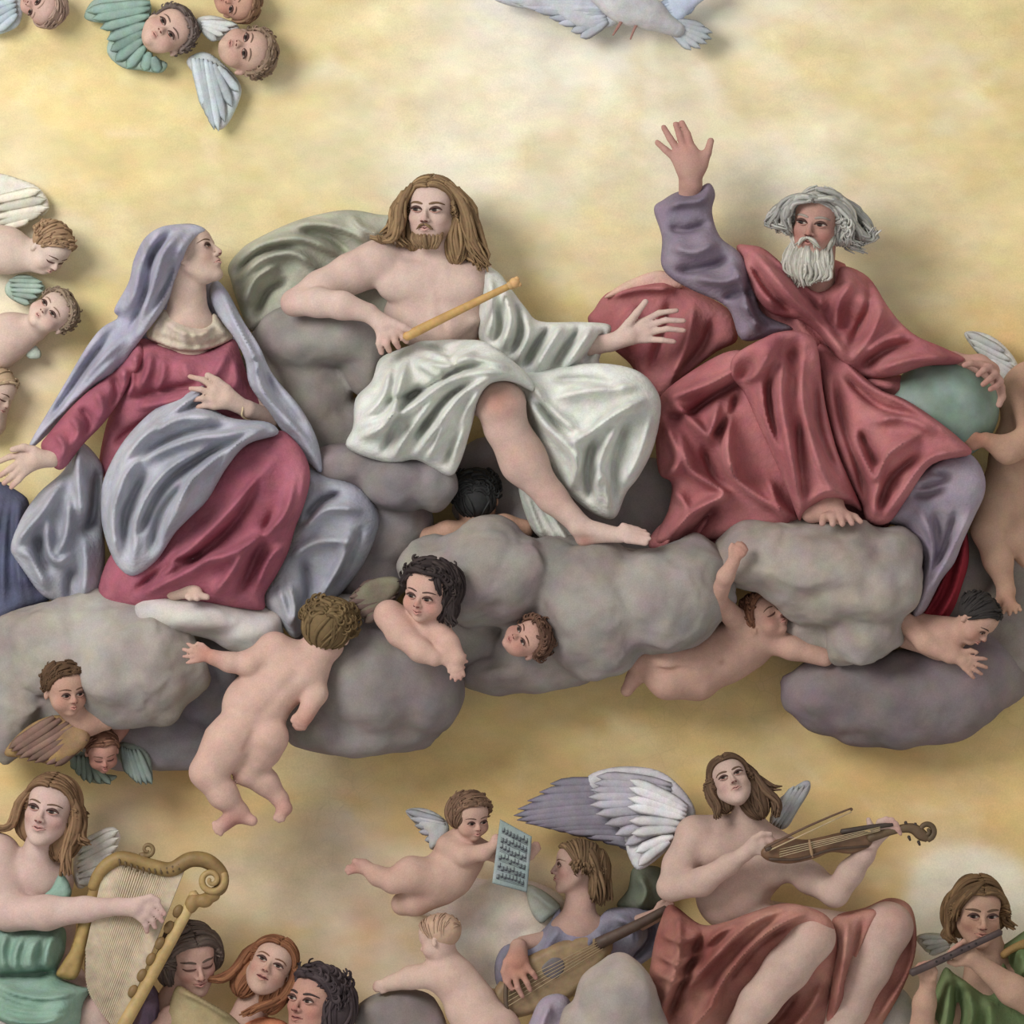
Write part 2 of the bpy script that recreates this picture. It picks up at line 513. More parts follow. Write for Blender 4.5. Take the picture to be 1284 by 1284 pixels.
class Fig:
    def __init__(s, name, label, cat, x, y, d, skin=(214, 178, 162), res=1.7, group=None):
        s.root = empty(name, x, y, d, label, cat, group)
        s.adds = []; s.cuts = []; s.paints = []; s.skin = skin; s.res = res; s.heads = []; s.body = None
    # --- body volumes
    def limb(s, pts, k=6):
        for a, b in zip(pts[:-1], pts[1:]):
            s.adds.append(p_rc(a[:3], b[:3], a[3], b[3], k))
    def ell(s, c, r, k=8, ang=0, M=None):
        s.adds.append(p_ell(c, r, k, rot2(ang) if M is None else M))
    def cut(s, c, r, k=4, ang=0, M=None):
        s.cuts.append(p_ell(c, r, k, rot2(ang) if M is None else M))
    def groove(s, a, b, ra, rb, k=3):
        s.cuts.append(p_rc(a, b, ra, rb, k))
    def paint(s, x, y, d, r, col, amt=0.6):
        s.paints.append((np.array([x, y, d], float), r, lin(col), amt))
    # --- hand: wrist, knuckle line and finger paths given in the layout
    def hand(s, wrist, palm, fingers, thumb=None, r=5.0, rp=9.0, rw=8.5):
        """fingers: list of point lists starting at the knuckle"""
        w = np.array(wrist, float); p = np.array(palm, float)
        s.adds.append(p_rc(w, p, rw, rp, 4))
        kn = [np.array(f[0], float) for f in fingers]
        for q in kn:
            s.adds.append(p_rc(p * .65 + w * .35, q, rp * .62, r * 1.12, 3.5))
        for i in range(len(kn) - 1):
            s.adds.append(p_rc(kn[i] * .9 + p * .1, kn[i + 1] * .9 + p * .1, r * .95, r * .95, 2.5))
        for f in fingers:
            n = len(f)
            for i in range(n - 1):
                ra = r * (1 - .28 * i / (n - 1)); rb = r * (1 - .28 * (i + 1) / (n - 1))
                s.adds.append(p_rc(f[i], f[i + 1], ra, rb, 1.2))
            t = f[-1]; s.paint(t[0], t[1], t[2], r * 1.5, (205, 130, 118), .35)
        if thumb:
            s.adds.append(p_rc(p * .35 + w * .65, thumb[0], rp * .75, r * 1.25, 3))
            for i in range(len(thumb) - 1):
                s.adds.append(p_rc(thumb[i], thumb[i + 1], r * (1.2 - .2 * i), r * (1.05 - .2 * i), 1.5))
    def autohand(s, wrist, ang, L, curl=20, spread=14, thumb=1, r=None, dz=0.0, bend=0):
        """a relaxed hand: ang = picture direction (0 right, 90 down); thumb = which side it leaves on"""
        a = math.radians(ang); f = np.array([math.cos(a), math.sin(a), dz]); f /= np.linalg.norm(f)
        n = np.array([-math.sin(a), math.cos(a), 0.0]) * thumb
        r = r or L * .075
        w = np.array(wrist, float); palm = w + f * L * .36
        fs = []
        for i, (off, ln) in enumerate(((1.5, .42), (.5, .48), (-.5, .45), (-1.5, .36))):
            k = w + f * L * (.55 - .03 * abs(off - .3)) + n * off * L * .105
            b = math.radians(spread * off / 1.5 * .8 + bend)
            dirv = f * math.cos(b) + n * math.sin(b)
            pt = [k]
            for j, frac in enumerate((.42, .33, .25)):
                c = math.radians(curl * (j + .6))
                v = dirv * math.cos(c) + np.array([0, 0, -1.0]) * math.sin(c)
                pt.append(pt[-1] + v * L * ln * frac)
            fs.append(pt)
        tb = w + f * L * .28 + n * L * .2
        tv = f * .8 + n * .6
        th = [tb, tb + tv * L * .2, tb + tv * L * .2 + (f * .95 + n * .2) * L * .16]
        s.hand(w, palm, fs, th, r=r, rp=L * .16, rw=L * .13)
    def foot(s, ankle, heel, ball, toes, r=12):
        """toes: list of (base, tip)"""
        A, Hh, B = (np.array(q, float) for q in (ankle, heel, ball))
        s.adds.append(p_rc(A, Hh, r * .95, r * .9, 5))
        s.adds.append(p_rc(A, B, r, r * .72, 6))
        s.adds.append(p_rc(Hh, B, r * .75, r * .62, 6))
        for a, b, q in toes:
            s.adds.append(p_rc(B * .5 + np.array(a, float) * .5, a, r * .45, q * 1.1, 3))
            s.adds.append(p_rc(a, b, q, q * .85, 1.0))
    # --- head
    def head(s, x, y, d, H, yaw=0, pitch=0, roll=0, baby=False, lips=(176, 96, 92), brow=(96, 70, 52),
             iris=(70, 52, 42), gaze=(0, 0), cheek=(214, 140, 126), cheek_amt=.45, mouth=0.0, eyes=True, smile=0.0, closed=False, fem=False):
        h = Head(x, y, d, H, yaw, pitch, roll, baby)
        K = H
        A = lambda c, r, k: s.adds.append(p_ell(h.p(*c), np.array(r) * K, k * K, h.M))
        Rr = lambda a, b, ra, rb, k: s.adds.append(p_rc(h.p(*a), h.p(*b), ra * K, rb * K, k * K))
        if baby:
            A((0, .15, -.05), (.37, .36, .43), .05)
            A((0, -.13, .06), (.31, .33, .30), .10)
            for g in (-1, 1):
                A((g * .17, -.19, .17), (.15, .14, .15), .08)
                A((g * .365, -.06, -.05), (.04, .09, .06), .02)
            A((0, .12, .20), (.28, .21, .18), .10)
            A((0, -.39, .20), (.10, .08, .10), .06)
            Rr((-.14, .02, .31), (.14, .02, .31), .055, .055, .06)
            Rr((0, -.03, .36), (0, -.16, .425), .028, .045, .035)
            for g in (-1, 1): A((g * .045, -.175, .38), (.035, .03, .04), .025)
            ey, ez, ew, eh = -.055, .40, .088, .040
            lz, lw = -.285, .08
        else:
            A((0, .14, -.08), (.335, .36, .42), .05)
            A((0, -.12, .07), (.265, .36, .28), .10)
            for g in (-1, 1):
                A((g * .155, -.10, .19), (.12, .10, .12), .08)
                Rr((g * .215, -.17, .0), (g * .06, -.40, .22), .10, .075, .10)
                A((g * .335, -.03, -.04), (.035, .10, .065), .02)
            A((0, .17, .13), (.265, .215, .235), .10)
            A((0, -.425, .235), (.085, .07, .08), .06)
            Rr((-.16, .065, .295), (.16, .065, .295), .055 if not fem else .045, .055 if not fem else .045, .06)
            Rr((0, .05, .345), (0, -.135, .425 if fem else .445), .03, .042, .035)
            for g in (-1, 1): A((g * .05, -.15, .385), (.038, .032, .045), .025)
            ey, ez, ew, eh = 0.0, .40, .090, .036
            lz, lw = -.255, .105
        for g in (-1, 1):
            s.cuts.append(p_ell(h.p(g * .14, ey, ez + .03), np.array((.095, .052, .075)) * K, .05 * K, h.M))
        if mouth:
            s.cuts.append(p_ell(h.p(0, lz, .42), np.array((.05, .02 + .03 * mouth, .06)) * K, .02 * K, h.M))
        A((0, lz + .032, .334), (lw * .85, .024, .05), .035)
        A((0, lz - .028 - .03 * mouth, .324), (lw * .8, .028, .05), .035)
        q = h.p(0, lz, .38); s.paint(q[0], q[1], q[2], K * .075, lips, .35)
        for g in (-1, 1):
            q = h.p(g * .19, -.16, .27); s.paint(q[0], q[1], q[2], K * .13, cheek, cheek_amt)
        q = h.p(0, -.14, .47); s.paint(q[0], q[1], q[2], K * .06, cheek, cheek_amt)
        h.feat = dict(ey=ey, ew=ew, eh=eh, lz=lz, lw=lw, lips=lips, brow=brow, iris=iris, gaze=gaze, mouth=mouth,
                      eyes=eyes, smile=smile, closed=closed, fem=fem)
        s.heads.append(h)
        return h
    def _surf(s, h, U, Vv, off=0.0):
        """points on the front of the face above local (u, v)"""
        U = np.asarray(U, float); Vv = np.asarray(Vv, float)
        zlo = np.full(U.shape, -.1); z = np.full(U.shape, .62)
        near = [p for p in s.adds if np.all(p[1] - p[3] < h.c + h.H * .75) and np.all(p[2] + p[3] > h.c - h.H * .75)]
        nc = [p for p in s.cuts if np.all(p[1] < h.c + h.H * .75) and np.all(p[2] > h.c - h.H * .75)]
        for _ in range(40):
            P = h.pts(np.stack([U, Vv, z], 1))
            dd = sdf_points(near, nc, P) / h.H
            z = np.where(z > -.1, z - np.clip(dd, -.05, .05) * .8, z)
        return h.pts(np.stack([U, Vv, z + off], 1))
    def _features(s, h):
        f = h.feat; par = s.body
        vis = abs(((h.yaw + 180) % 360) - 180)
        if vis > 105: return
        K = h.H
        for g in (-1, 1):
            if vis > 50 and g * h.yaw > 0: continue       # the far side of a profile
            cu, cv = g * .138, f['ey']
            if f['eyes'] and not f['closed']:
                # almond eye, slightly bulging, with iris and pupil
                nr, na = 9, 22
                U, Vv, Cc, dep = [cu], [cv], [None], [1.0]
                for i in range(1, nr + 1):
                    for j in range(na):
                        a = 2 * math.pi * j / na; t = i / nr
                        ca, sa = math.cos(a), math.sin(a)
                        yy = sa * (1 - .55 * abs(ca) ** 1.7) * f['eh'] * (1.15 if sa > 0 else .85)
                        U.append(cu + t * ca * f['ew']); Vv.append(cv + t * yy + g * ca * t * .006); dep.append(1 - t * t)
                B = s._surf(h, [cu + .06, cu - .06, cu, cu], [cv, cv, cv + .035, cv - .035])
                loc = (B - h.c) @ h.M / K
                z0 = loc[:, 2].mean()
                P = h.pts(np.stack([U, Vv, z0 + .006 + .022 * np.array(dep) - .05 * np.abs(np.array(U) - cu) * g * np.sign(np.array(U) - cu)], 1))
                gx, gy = f['gaze']
                du = (np.array(U) - cu - gx * .03) ; dv = (np.array(Vv) - cv - .006 - gy * .02)
                rr = np.hypot(du, dv) / (f['eh'] * 1.12)
                Cl = np.tile(lin((178, 164, 152)), (len(U), 1))
                Cl[rr < 1.0] = lin(f['iris']); Cl[rr < .5] = lin((28, 22, 22))
                F3 = [[0, 1 + j, 1 + (j + 1) % na] for j in range(na)]
                F4 = [[1 + i * na + j, 1 + (i + 1) * na + j, 1 + (i + 1) * na + (j + 1) % na, 1 + i * na + (j + 1) % na]
                      for i in range(nr - 1) for j in range(na)]
                mesh_obj('eye', P, [np.array(F3), np.array(F4)], Cl, 'face', par)
                up = []
                lo_ = []
                for t in np.linspace(-1, 1, 7):
                    k = math.sqrt(max(0, 1 - t * t)); k *= (1 - .55 * abs(t) ** 1.7)
                    up.append((cu + t * f['ew'] * 1.08, cv + k * f['eh'] * 1.2 + g * t * .006))
                    lo_.append((cu + t * f['ew'] * .95, cv - k * f['eh'] * .9 + g * t * .006))
                zz = z0 + .018
                def linep(L, rad, nm, col):
                    L = np.array(L); w = zz + .012 * (1 - ((L[:, 0] - cu) / f['ew']) ** 2) - .05 * np.abs(L[:, 0] - cu) * g * np.sign(L[:, 0] - cu)
                    V_, F_ = tube(h.pts(np.column_stack([L, w])), np.array([.4, .8, 1, 1, 1, .8, .4]) * rad * K, 6, 2)
                    mesh_obj(nm, V_, F_, lin(col), 'face', par)
                linep(up, .020, 'eyelid', (74, 48, 42))
                linep(lo_, .008, 'eyelid', (176, 124, 110))
            elif f['closed']:
                up = [(cu + t * f['ew'], cv - .022 * math.sqrt(max(0, 1 - t * t)) - .005) for t in np.linspace(-1, 1, 7)]
                L = np.array(up); P = s._surf(h, L[:, 0], L[:, 1], .004)
                V_, F_ = tube(P, np.array([.4, .8, 1, 1, 1, .8, .4]) * .018 * K, 6, 2)
                mesh_obj('eyelid', V_, F_, lin((88, 56, 48)), 'face', par)
            # eyebrow hugging the brow ridge
            bt = np.linspace(0, 1, 6)
            bu = g * (.05 + .20 * bt); bv = f['ey'] + (.085 if not h.baby else .10) + .035 * np.sin(bt * 2.4) - .02 * bt
            P = s._surf(h, bu, bv, .002)
            V_, F_ = tube(P, np.array([.6, 1, 1, .9, .7, .35]) * (.020 if not f['fem'] else .014) * K * (.7 if h.baby else 1), 6, 2, flat=.5)
            mesh_obj('eyebrow', V_, F_, lin(f['brow']), 'face', par)
        # mouth line, lips
        t = np.linspace(-1, 1, 9)
        lw = f['lw']; cv = f['lz']
        if vis < 100:
            mu = lw * t; mv = cv + f['smile'] * .03 * np.abs(t) ** 2 - .010 * (1 - np.abs(t)) * np.cos(t * 6)
            P = s._surf(h, mu, mv, .001)
            rad = (.010 + .030 * f['mouth'] * (1 - t * t)) * (1 - .5 * t ** 2) * K
            V_, F_ = tube(P, rad, 6, 2, flat=.6)
            mesh_obj('mouth', V_, F_, lin((92, 40, 40)), 'face', par)
            for nm, dv, rr in (('lip', .022, .011), ('lip', -.026 - .035 * f['mouth'], .014)):
                P = s._surf(h, mu * .92, mv + dv * (1 - t * t) * .9, .0)
                V_, F_ = tube(P, rr * K * (1.05 - .6 * t ** 2), 6, 2, flat=.6)
                mesh_obj(nm, V_, F_, lin(f['lips']) * .6 + lin(s.skin) * .4, 'face', par)
            for g in (-1, 1):
                if vis > 50 and g * h.yaw > 0: continue
                ny = -.165 if not h.baby else -.19
                P = s._surf(h, [g * .018, g * .035, g * .05], [ny, ny - .004, ny + .004], .0)
                V_, F_ = tube(P, np.array([.008, .013, .008]) * K, 6, 2)
                mesh_obj('nostril', V_, F_, lin((110, 56, 50)), 'face', par)
    # --- finish
    def build(s, name='body', smooth_iters=1):
        V, F = sdf_mesh(s.adds, s.cuts, s.res * 1.16)
        # relax once to remove grid stepping
        for _ in range(smooth_iters):
            A = np.zeros_like(V); n = np.zeros(len(V))
            for i in range(4):
                a, b = F[:, i], F[:, (i + 1) % 4]
                for k in range(3):
                    A[:, k] += np.bincount(a, V[b, k], len(V)) + np.bincount(b, V[a, k], len(V))
                n += np.bincount(a, minlength=len(V)) + np.bincount(b, minlength=len(V))
            V = V * .4 + .6 * A / n[:, None]
        C = np.tile(lin(s.skin), (len(V), 1))
        v = fbm(V, 40, 3)[:, None]
        C = C * (1 + .10 * v * np.array([.4, 1.0, 1.0]))
        for c, r, col, amt in s.paints:
            w = (amt * np.exp(-((V - c) ** 2).sum(1) / (r * r)))[:, None]
            C = C * (1 - w) + col * w
        C = C * .72
        s.body = mesh_obj(name, V, F, C, 'skin', s.root)
        for h in s.heads: s._features(h)
        return s.body
    def drape(s, name, outline, ctrl, col, col2=None, T=14, edge=14, folds=(), step=2.4, mat='cloth', seed=1, corr=2.0, label=None, **kw):
        V, F = sheet(outline, ctrl, T, edge, folds, step, corr=corr, seed=seed, **kw)
        o = mesh_obj(name, V, F, cloth_color(V, col, col2, seed), mat, s.root)
        if label: o['label'] = label
        return o
    # --- hair: a cap plus many modelled locks
    def hair(s, h, col, col2=None, n=90, part=True, length=0.0, wave=.03, r=.03, seed=1, drop=None, guides=(), top=1.05,
             hairline=.025, curl=0.0, name='hair', cap=True, front=61, side_end=95, fall=(0, 1, 0), flare=.0, bulk=(), gwave=.9):
        rnd = random.Random(seed); K = h.H; parts = []
        c1 = lin(col); c2 = lin(col2 or col)
        sk = (np.array((0, .15, -.05)), np.array((.37, .36, .43))) if h.baby else (np.array((0, .14, -.08)), np.array((.335, .36, .42)))
        R = sk[1] * top
        if cap:
            E = p_ell(h.p(*sk[0]), R * K, 0, h.M)
            fo = (h.p(0, .12, .20), np.array((.31, .25, .21)) * K) if h.baby else (h.p(0, .17, .13), np.array((.295, .25, .265)) * K)
            E2 = p_ell(fo[0], fo[1], 0, h.M)
            nrm = h.M @ np.array((0, .75, -.66)); c0 = h.c
            def fplane(X, Y, Z):
                return -(((X - c0[0]) * nrm[0] + (Y - c0[1]) * nrm[1] + (Z - c0[2]) * nrm[2]) - hairline * K)
            def f(X, Y, Z):
                return -smin(-smin(E[0](X, Y, Z), E2[0](X, Y, Z), .06 * K), -fplane(X, Y, Z), .03 * K)
            bl = [p_ell(h.p(*q[:3]), np.array(q[3:6]) * K, .06 * K, h.M) for q in bulk]
            V, F = sdf_mesh([(f, np.minimum(E[1], E2[1]), np.maximum(E[2], E2[2]), 0)] + bl, [], max(2.0, K * .045))
            parts.append((V, F, np.tile(c1 * .5 + c2 * .5, (len(V), 1))))
        fv = np.array(fall, float)
        n = int(n * 1.5)
        for i in range(n):
            beta = math.radians(rnd.uniform(-88, front) if rnd.random() > .4 else rnd.uniform(front - 13, front + 3)); g = rnd.choice((-1, 1))
            a0 = math.radians(rnd.uniform(0, 12) if part else rnd.uniform(-5, 60))
            a1 = math.radians(side_end + rnd.uniform(-12, 8)) if length or part else a0 + math.radians(rnd.uniform(25, 60))
            if beta < math.radians(-50): a1 *= 1.0
            pts = []; m = 6
            off = rnd.uniform(0.0, .05)
            ph = rnd.uniform(0, 6.28)
            for j in range(m):
                t = j / (m - 1); a = a0 + (a1 - a0) * t
                b = beta * (1 - .75 * (abs(a) / math.radians(105)) ** 1.5) if beta > 0 else beta * (1 - .25 * t)
                dv = np.array((g * math.sin(a) * math.cos(b), math.cos(a) * math.cos(b), math.sin(b)))
                q = sk[0] + R * dv * (1 + off + .07 * max(0, math.sin(b)) + wave * .5 * math.sin(ph + 5 * t))
                pts.append(h.p(*q))
            if length:
                Lh = length * K * rnd.uniform(.7, 1.1)
                P0 = pts[-1]; out = (pts[-1] - h.c); out[1] = 0; out /= np.linalg.norm(out) + 1e-6
                nn = 5
                for j in range(1, nn + 1):
                    t = j / nn
                    w = wave * K * 2.2 * math.sin(ph + t * 7) * t ** .5
                    side = np.array([-out[2], 0, out[0]])
                    pts.append(P0 + fv * Lh * t + out * (w + flare * K * t) + side * w * .6)
            if curl:
                P0 = pts[-1]; tdir = pts[-1] - pts[-2]; tdir /= np.linalg.norm(tdir) + 1e-6
                nn_ = np.cross(tdir, h.M[:, 2]); nn_ /= np.linalg.norm(nn_) + 1e-6; sg = rnd.choice((-1, 1))
                for j in range(1, 5):
                    a = j * .9
                    pts.append(P0 + curl * K * (tdir * math.sin(a) + sg * nn_ * (1 - math.cos(a))))
            rr = r * .78 * K * rnd.uniform(.7, 1.3)
            prof = np.interp(np.linspace(0, 1, len(pts)), [0, .15, .6, 1], [.6, 1, 1, .35]) * rr
            V, F = tube(pts, prof, 4, 2)
            parts.append((V, F, (c1 + (c2 - c1) * rnd.random()) * rnd.uniform(.8, 1.12)))
        for G in guides:                      # hand laid locks: (points, count, spread, radius)
            gp, cnt, spr, rad = G
            rad = rad * .75
            for i in range(int(cnt * 1.6)):
                o = np.array([rnd.uniform(-1, 1), rnd.uniform(-.6, .6), rnd.uniform(-1, 1)]) * spr
                ph = rnd.uniform(0, 6.28); amp = rad * gwave
                gpts = [np.array(q, float) + o * (.35 + .65 * j / (len(gp) - 1)) + np.array([math.sin(ph + j * 2.1), 0, math.cos(ph + j * 1.7)]) * amp * (.3 + j / len(gp))
                        for j, q in enumerate(gp)]
                rr = rad * rnd.uniform(.7, 1.25)
                prof = np.interp(np.linspace(0, 1, len(gpts)), [0, .2, .65, 1], [.7, 1, .9, .3]) * rr
                V, F = tube(gpts, prof, 4, 3)
                parts.append((V, F, (c1 + (c2 - c1) * rnd.random()) * rnd.uniform(.8, 1.12)))
        for q in bulk:                        # locks combed over the fuller masses
            for i in range(34):
                ph = rnd.uniform(0, 6.283); th0 = rnd.uniform(.15, .6); th1 = rnd.uniform(2.4, 3.0); w0 = rnd.uniform(0, 6.28)
                pts = []
                for j in range(7):
                    t = j / 6; th = th0 + (th1 - th0) * t; pp = ph + .25 * math.sin(w0 + 5 * t)
                    u = np.array((math.cos(pp) * math.sin(th), math.cos(th), math.sin(pp) * math.sin(th))) * 1.03
                    pts.append(h.p(*(np.array(q[:3]) + np.array(q[3:6]) * u)))
                rr = .026 * K * rnd.uniform(.7, 1.3)
                V, F = tube(pts, np.array([.5, .9, 1, 1, 1, .8, .3]) * rr, 4, 2)
                parts.append((V, F, (c1 + (c2 - c1) * rnd.random()) * rnd.uniform(.8, 1.12)))
        V, F, C = merge(parts)
        return mesh_obj(name, V, F, C, 'hair', s.root)
    # --- wing: covert mass with separate flight feathers
    def wing(s, outline, ctrl, feathers, col, fcol, fw=8, T=8, seed=1, label=None):
        return make_wing(s.root, outline, ctrl, feathers, col, fcol, fw, T, seed, label)

def feather_mesh(a, b, w, bow, thick=2.2, dz=0.0):
    a = np.array(a, float); b = np.array(b, float)
    ax = b - a; L = np.linalg.norm(ax[:2]); n = np.array([-ax[1], ax[0], 0]) / (L + 1e-6)
    m = 9; V = []; F = []
    for i in range(m):
        t = i / (m - 1)
        wd = w * np.interp(t, [0, .25, .75, .92, 1], [.45, .9, 1, .7, .06])
        c = a + ax * t + n * bow * math.sin(math.pi * t) + np.array([0, 0, dz * math.sin(math.pi * t)])
        for k, (u, z) in enumerate(((-1, -.2), (-.5, .6), (0, 1.25), (.5, .6), (1, -.2), (0, -.8))):
            V.append(c + n * wd * u * .5 + np.array([0, 0, thick * z]))
    for i in range(m - 1):
        for k in range(6):
            F.append([i * 6 + k, i * 6 + (k + 1) % 6, (i + 1) * 6 + (k + 1) % 6, (i + 1) * 6 + k])
    F = np.array(F)
    F4 = np.array([[0, 1, 2, 5], [2, 3, 4, 5]]); F4b = (m - 1) * 6 + np.array([[5, 2, 1, 0], [5, 4, 3, 2]])
    return np.array(V), np.concatenate([F, F4[:, ::-1], F4b[:, ::-1]])

def make_wing(root, outline, ctrl, feathers, col, fcol, fw=8, T=8, seed=1, label=None):
    rnd = random.Random(seed)
    V, F = sheet(outline, ctrl, T, 10, [], 3.0, corr=3.0, seed=seed)
    wo = mesh_obj('wing', V, F, cloth_color(V, col, fcol, seed, 22, .6), 'wing', root)
    if label: wo['label'] = label
    for ft in feathers:
        a, b = ft[0], ft[1]
        w = ft[2] if len(ft) > 2 else fw
        V, F = feather_mesh(a, b, w, (ft[3] if len(ft) > 3 else 0))
        c = lin(ft[4] if len(ft) > 4 else fcol) * rnd.uniform(.8, 1.15)
        mesh_obj('feather', V, F, c, 'wing', wo)
    return wo

def feather_row(A, B, n, d0, d1=None, w=9, bow=0.0, stag=.35, col=None):
    """feathers with roots along curve A and tips along curve B"""
    A = catmull(A, 12); B = catmull(B, 12); out = []
    d1 = d0 if d1 is None else d1
    for i in range(n):
        t = i / max(1, n - 1)
        a = A[int(round(t * (len(A) - 1)))]; b = B[int(round(t * (len(B) - 1)))]
        dd = (i % 2) * stag + i * .25
        out.append(((a[0], a[1], d0 + dd), (b[0], b[1], d1 + dd), w, bow) + ((col,) if col else ()))
    return out

# ------------------------------------------------------------------ clouds
def cloud(label, balls, col, col2, k=7, h=4.2, rough=3.0, seed=1, extra=12, dim=.66, group='painted clouds'):
    """balls: (x, y, d, rx, ry, rz[, angle]); extra billows are scattered over each"""
    rnd = random.Random(seed)
    adds = [p_ell(b[:3], b[3:6], k * 1.6, rot2(b[6] if len(b) > 6 else 0)) for b in balls]
    lob = [(np.array(b[:3], float), min(b[3:6])) for b in balls]
    for b in balls:
        for _ in range(extra):
            a = rnd.uniform(0, 6.283); e = rnd.uniform(-.2, 1.0)
            dv = np.array([math.cos(a) * math.sqrt(1 - e * e), math.sin(a) * math.sqrt(1 - e * e), e])
            q = rnd.uniform(.26, .55); r = np.array(b[3:6]) * q
            c = np.array(b[:3]) + dv * (np.array(b[3:6]) - r * rnd.uniform(.72, .95))
            adds.append(p_ell(c, r, k)); lob.append((c, r.min()))
    V, F = sdf_mesh(adds, [], h)
    V = V + np.stack([fbm(V, 55, seed + i, 2) for i in range(3)], 1) * rough * 2 + np.stack([fbm(V, 15, seed + 7 + i, 2) for i in range(3)], 1) * rough * .35
    t = np.clip(.5 + 1.0 * fbm(V, 60, seed + 3), 0, 1)[:, None]
    C = lin(col) * (1 - t) + lin(col2) * t
    w = np.clip(1.2 * fbm(V, 80, seed + 13), 0, 1)[:, None] * .3
    C = C * (1 - w) + lin((196, 176, 150)) * w * C.mean() / lin((196, 176, 150)).mean() * 1.0
    w = np.clip(1.2 * fbm(V, 70, seed + 23), 0, 1)[:, None] * .3
    C = C * (1 - w) + lin((156, 160, 158)) * w * C.mean() / lin((156, 160, 158)).mean()
    w = np.clip(1.3 * fbm(V, 50, seed + 33), 0, 1)[:, None] * .55
    C = C * (1 - w) + lin((150, 130, 132)) * w * C.mean() / lin((150, 130, 132)).mean() * .85
    o = mesh_obj('cloud', V, F, C * dim, 'cloud')
    tag(o, label, 'cloud', group)
    return o
# ------------------------------------------------------------------ the frescoed wall behind everything
def build_wall():
    st = 8.0
    xs = np.arange(-420, 1704 + st, st); ys = np.arange(-420, 1704 + st, st)
    X, Y = np.meshgrid(xs, ys, indexing='ij')
    P = np.stack([X.ravel(), Y.ravel(), 0 * X.ravel()], 1)
    C = np.zeros((len(P), 3)); y = P[:, 1]
    stops = [(-420, (214, 194, 138)), (60, (218, 198, 136)), (330, (228, 206, 134)), (600, (220, 196, 126)), (860, (220, 192, 122)), (1000, (216, 184, 114)), (1284, (214, 182, 118)), (1704, (214, 182, 118))]
    for k in range(3):
        C[:, k] = np.interp(y, [s[0] for s in stops], [lin(s[1])[k] for s in stops])
    wob = np.stack([fbm(P, 70, 11), fbm(P, 70, 23)], 1) * 26
    Q = P[:, :2] + wob
    # painted passages of cloud, glory and halo: x, y, rx, ry, colour, strength, hardness
    blobs = [
        (800, 30, 260, 170, (232, 226, 204), .85, 1), (690, 60, 120, 90, (232, 228, 214), .6, 1), (820, 10, 120, 50, (196, 202, 210), .6, 1),
        (640, 10, 100, 30, (205, 208, 212), .5, 1), (560, 210, 110, 95, (236, 230, 210), .9, 1), (850, 200, 130, 120, (232, 222, 190), .5, 1),
        (400, 190, 150, 70, (214, 204, 162), .6, 1), (230, 200, 130, 45, (206, 190, 132), .6, 1), (60, 120, 100, 60, (236, 214, 140), .5, 1),
        (250, 290, 110, 60, (222, 212, 172), .6, 1), (1020, 240, 110, 90, (236, 230, 206), .95, 2), (1110, 250, 110, 100, (224, 214, 180), .7, 1),
        (1130, 330, 110, 90, (222, 210, 168), .6, 1), (1240, 330, 110, 120, (228, 206, 150), .6, 1), (1270, 430, 50, 60, (222, 178, 104), .7, 1),
        (1180, 120, 130, 100, (228, 204, 140), .5, 1), (1000, 90, 120, 60, (230, 208, 140), .6, 1), (60, 470, 80, 60, (224, 208, 160), .6, 1),
        (10, 300, 60, 110, (232, 222, 206), .8, 1), (10, 440, 60, 90, (230, 212, 196), .7, 1),
        # lower heaven
        (660, 880, 170, 40, (230, 200, 128), .5, 1), (1000, 930, 300, 50, (228, 196, 124), .5, 1), (1180, 990, 140, 60, (222, 184, 110), .5, 1),
        (60, 960, 80, 40, (226, 196, 120), .6, 1), (210, 1000, 70, 50, (214, 168, 108), .6, 1), (130, 1050, 70, 60, (226, 214, 190), .7, 1),
        (400, 960, 90, 50, (222, 202, 150), .6, 1), (330, 1090, 90, 70, (190, 170, 138), .8, 1), (400, 1150, 110, 70, (194, 176, 150), .8, 1),
        (420, 1060, 70, 50, (186, 168, 132), .8, 1), (470, 1140, 70, 90, (204, 180, 154), .8, 1), (440, 1040, 40, 40, (224, 204, 184), .6, 1),
        (620, 1150, 100, 80, (232, 214, 192), .95, 2), (500, 1230, 90, 60, (210, 190, 170), .8, 1), (560, 970, 110, 40, (216, 184, 112), .6, 1),
        (300, 1150, 90, 40, (212, 190, 152), .6, 1), (460, 1180, 16, 60, (200, 150, 112), .5, 1), (500, 1090, 70, 30, (226, 200, 176), .6, 1),
        (760, 1095, 58, 62, (232, 208, 152), .9, 2), (1225, 1150, 88, 96, (236, 228, 204), .97, 3), (1190, 1240, 70, 60, (214, 200, 176), .7, 1),
        (1150, 1030, 90, 60, (204, 164, 94), .5, 1),
    ]
    for bx, by, rx, ry, col, amt, hard in blobs:
        r2 = ((Q[:, 0] - bx) / rx) ** 2 + ((Q[:, 1] - by) / ry) ** 2
        w = (amt * np.exp(-r2 ** hard * 1.1))[:, None]
        C = C * (1 - w) + lin(col) * w
    # loose brushwork: cream, ochre and grey scumbles over the gold
    up = np.clip((760 - P[:, 1]) / 300, 0, 1)
    for sc, sd, col, amt in ((130, 51, (234, 226, 196), .55), (90, 57, (206, 190, 140), .55), (70, 63, (214, 172, 92), .5), (45, 69, (240, 226, 180), .4), (150, 75, (196, 192, 172), .4)):
        q = P.copy(); q[:, :2] += np.stack([fbm(P, 60, sd + 2), fbm(P, 60, sd + 4)], 1) * 40; q[:, 1] *= 1.7
        w = np.clip(fbm(q, sc, sd, 4) * 2.4 - .3, 0, 1) * amt * .85
        if sd == 63: w = w * (1 - .5 * up)
        else: w = w * (.45 + .55 * up)
        w = w[:, None]
        C = C * (1 - w) + lin(col) * w
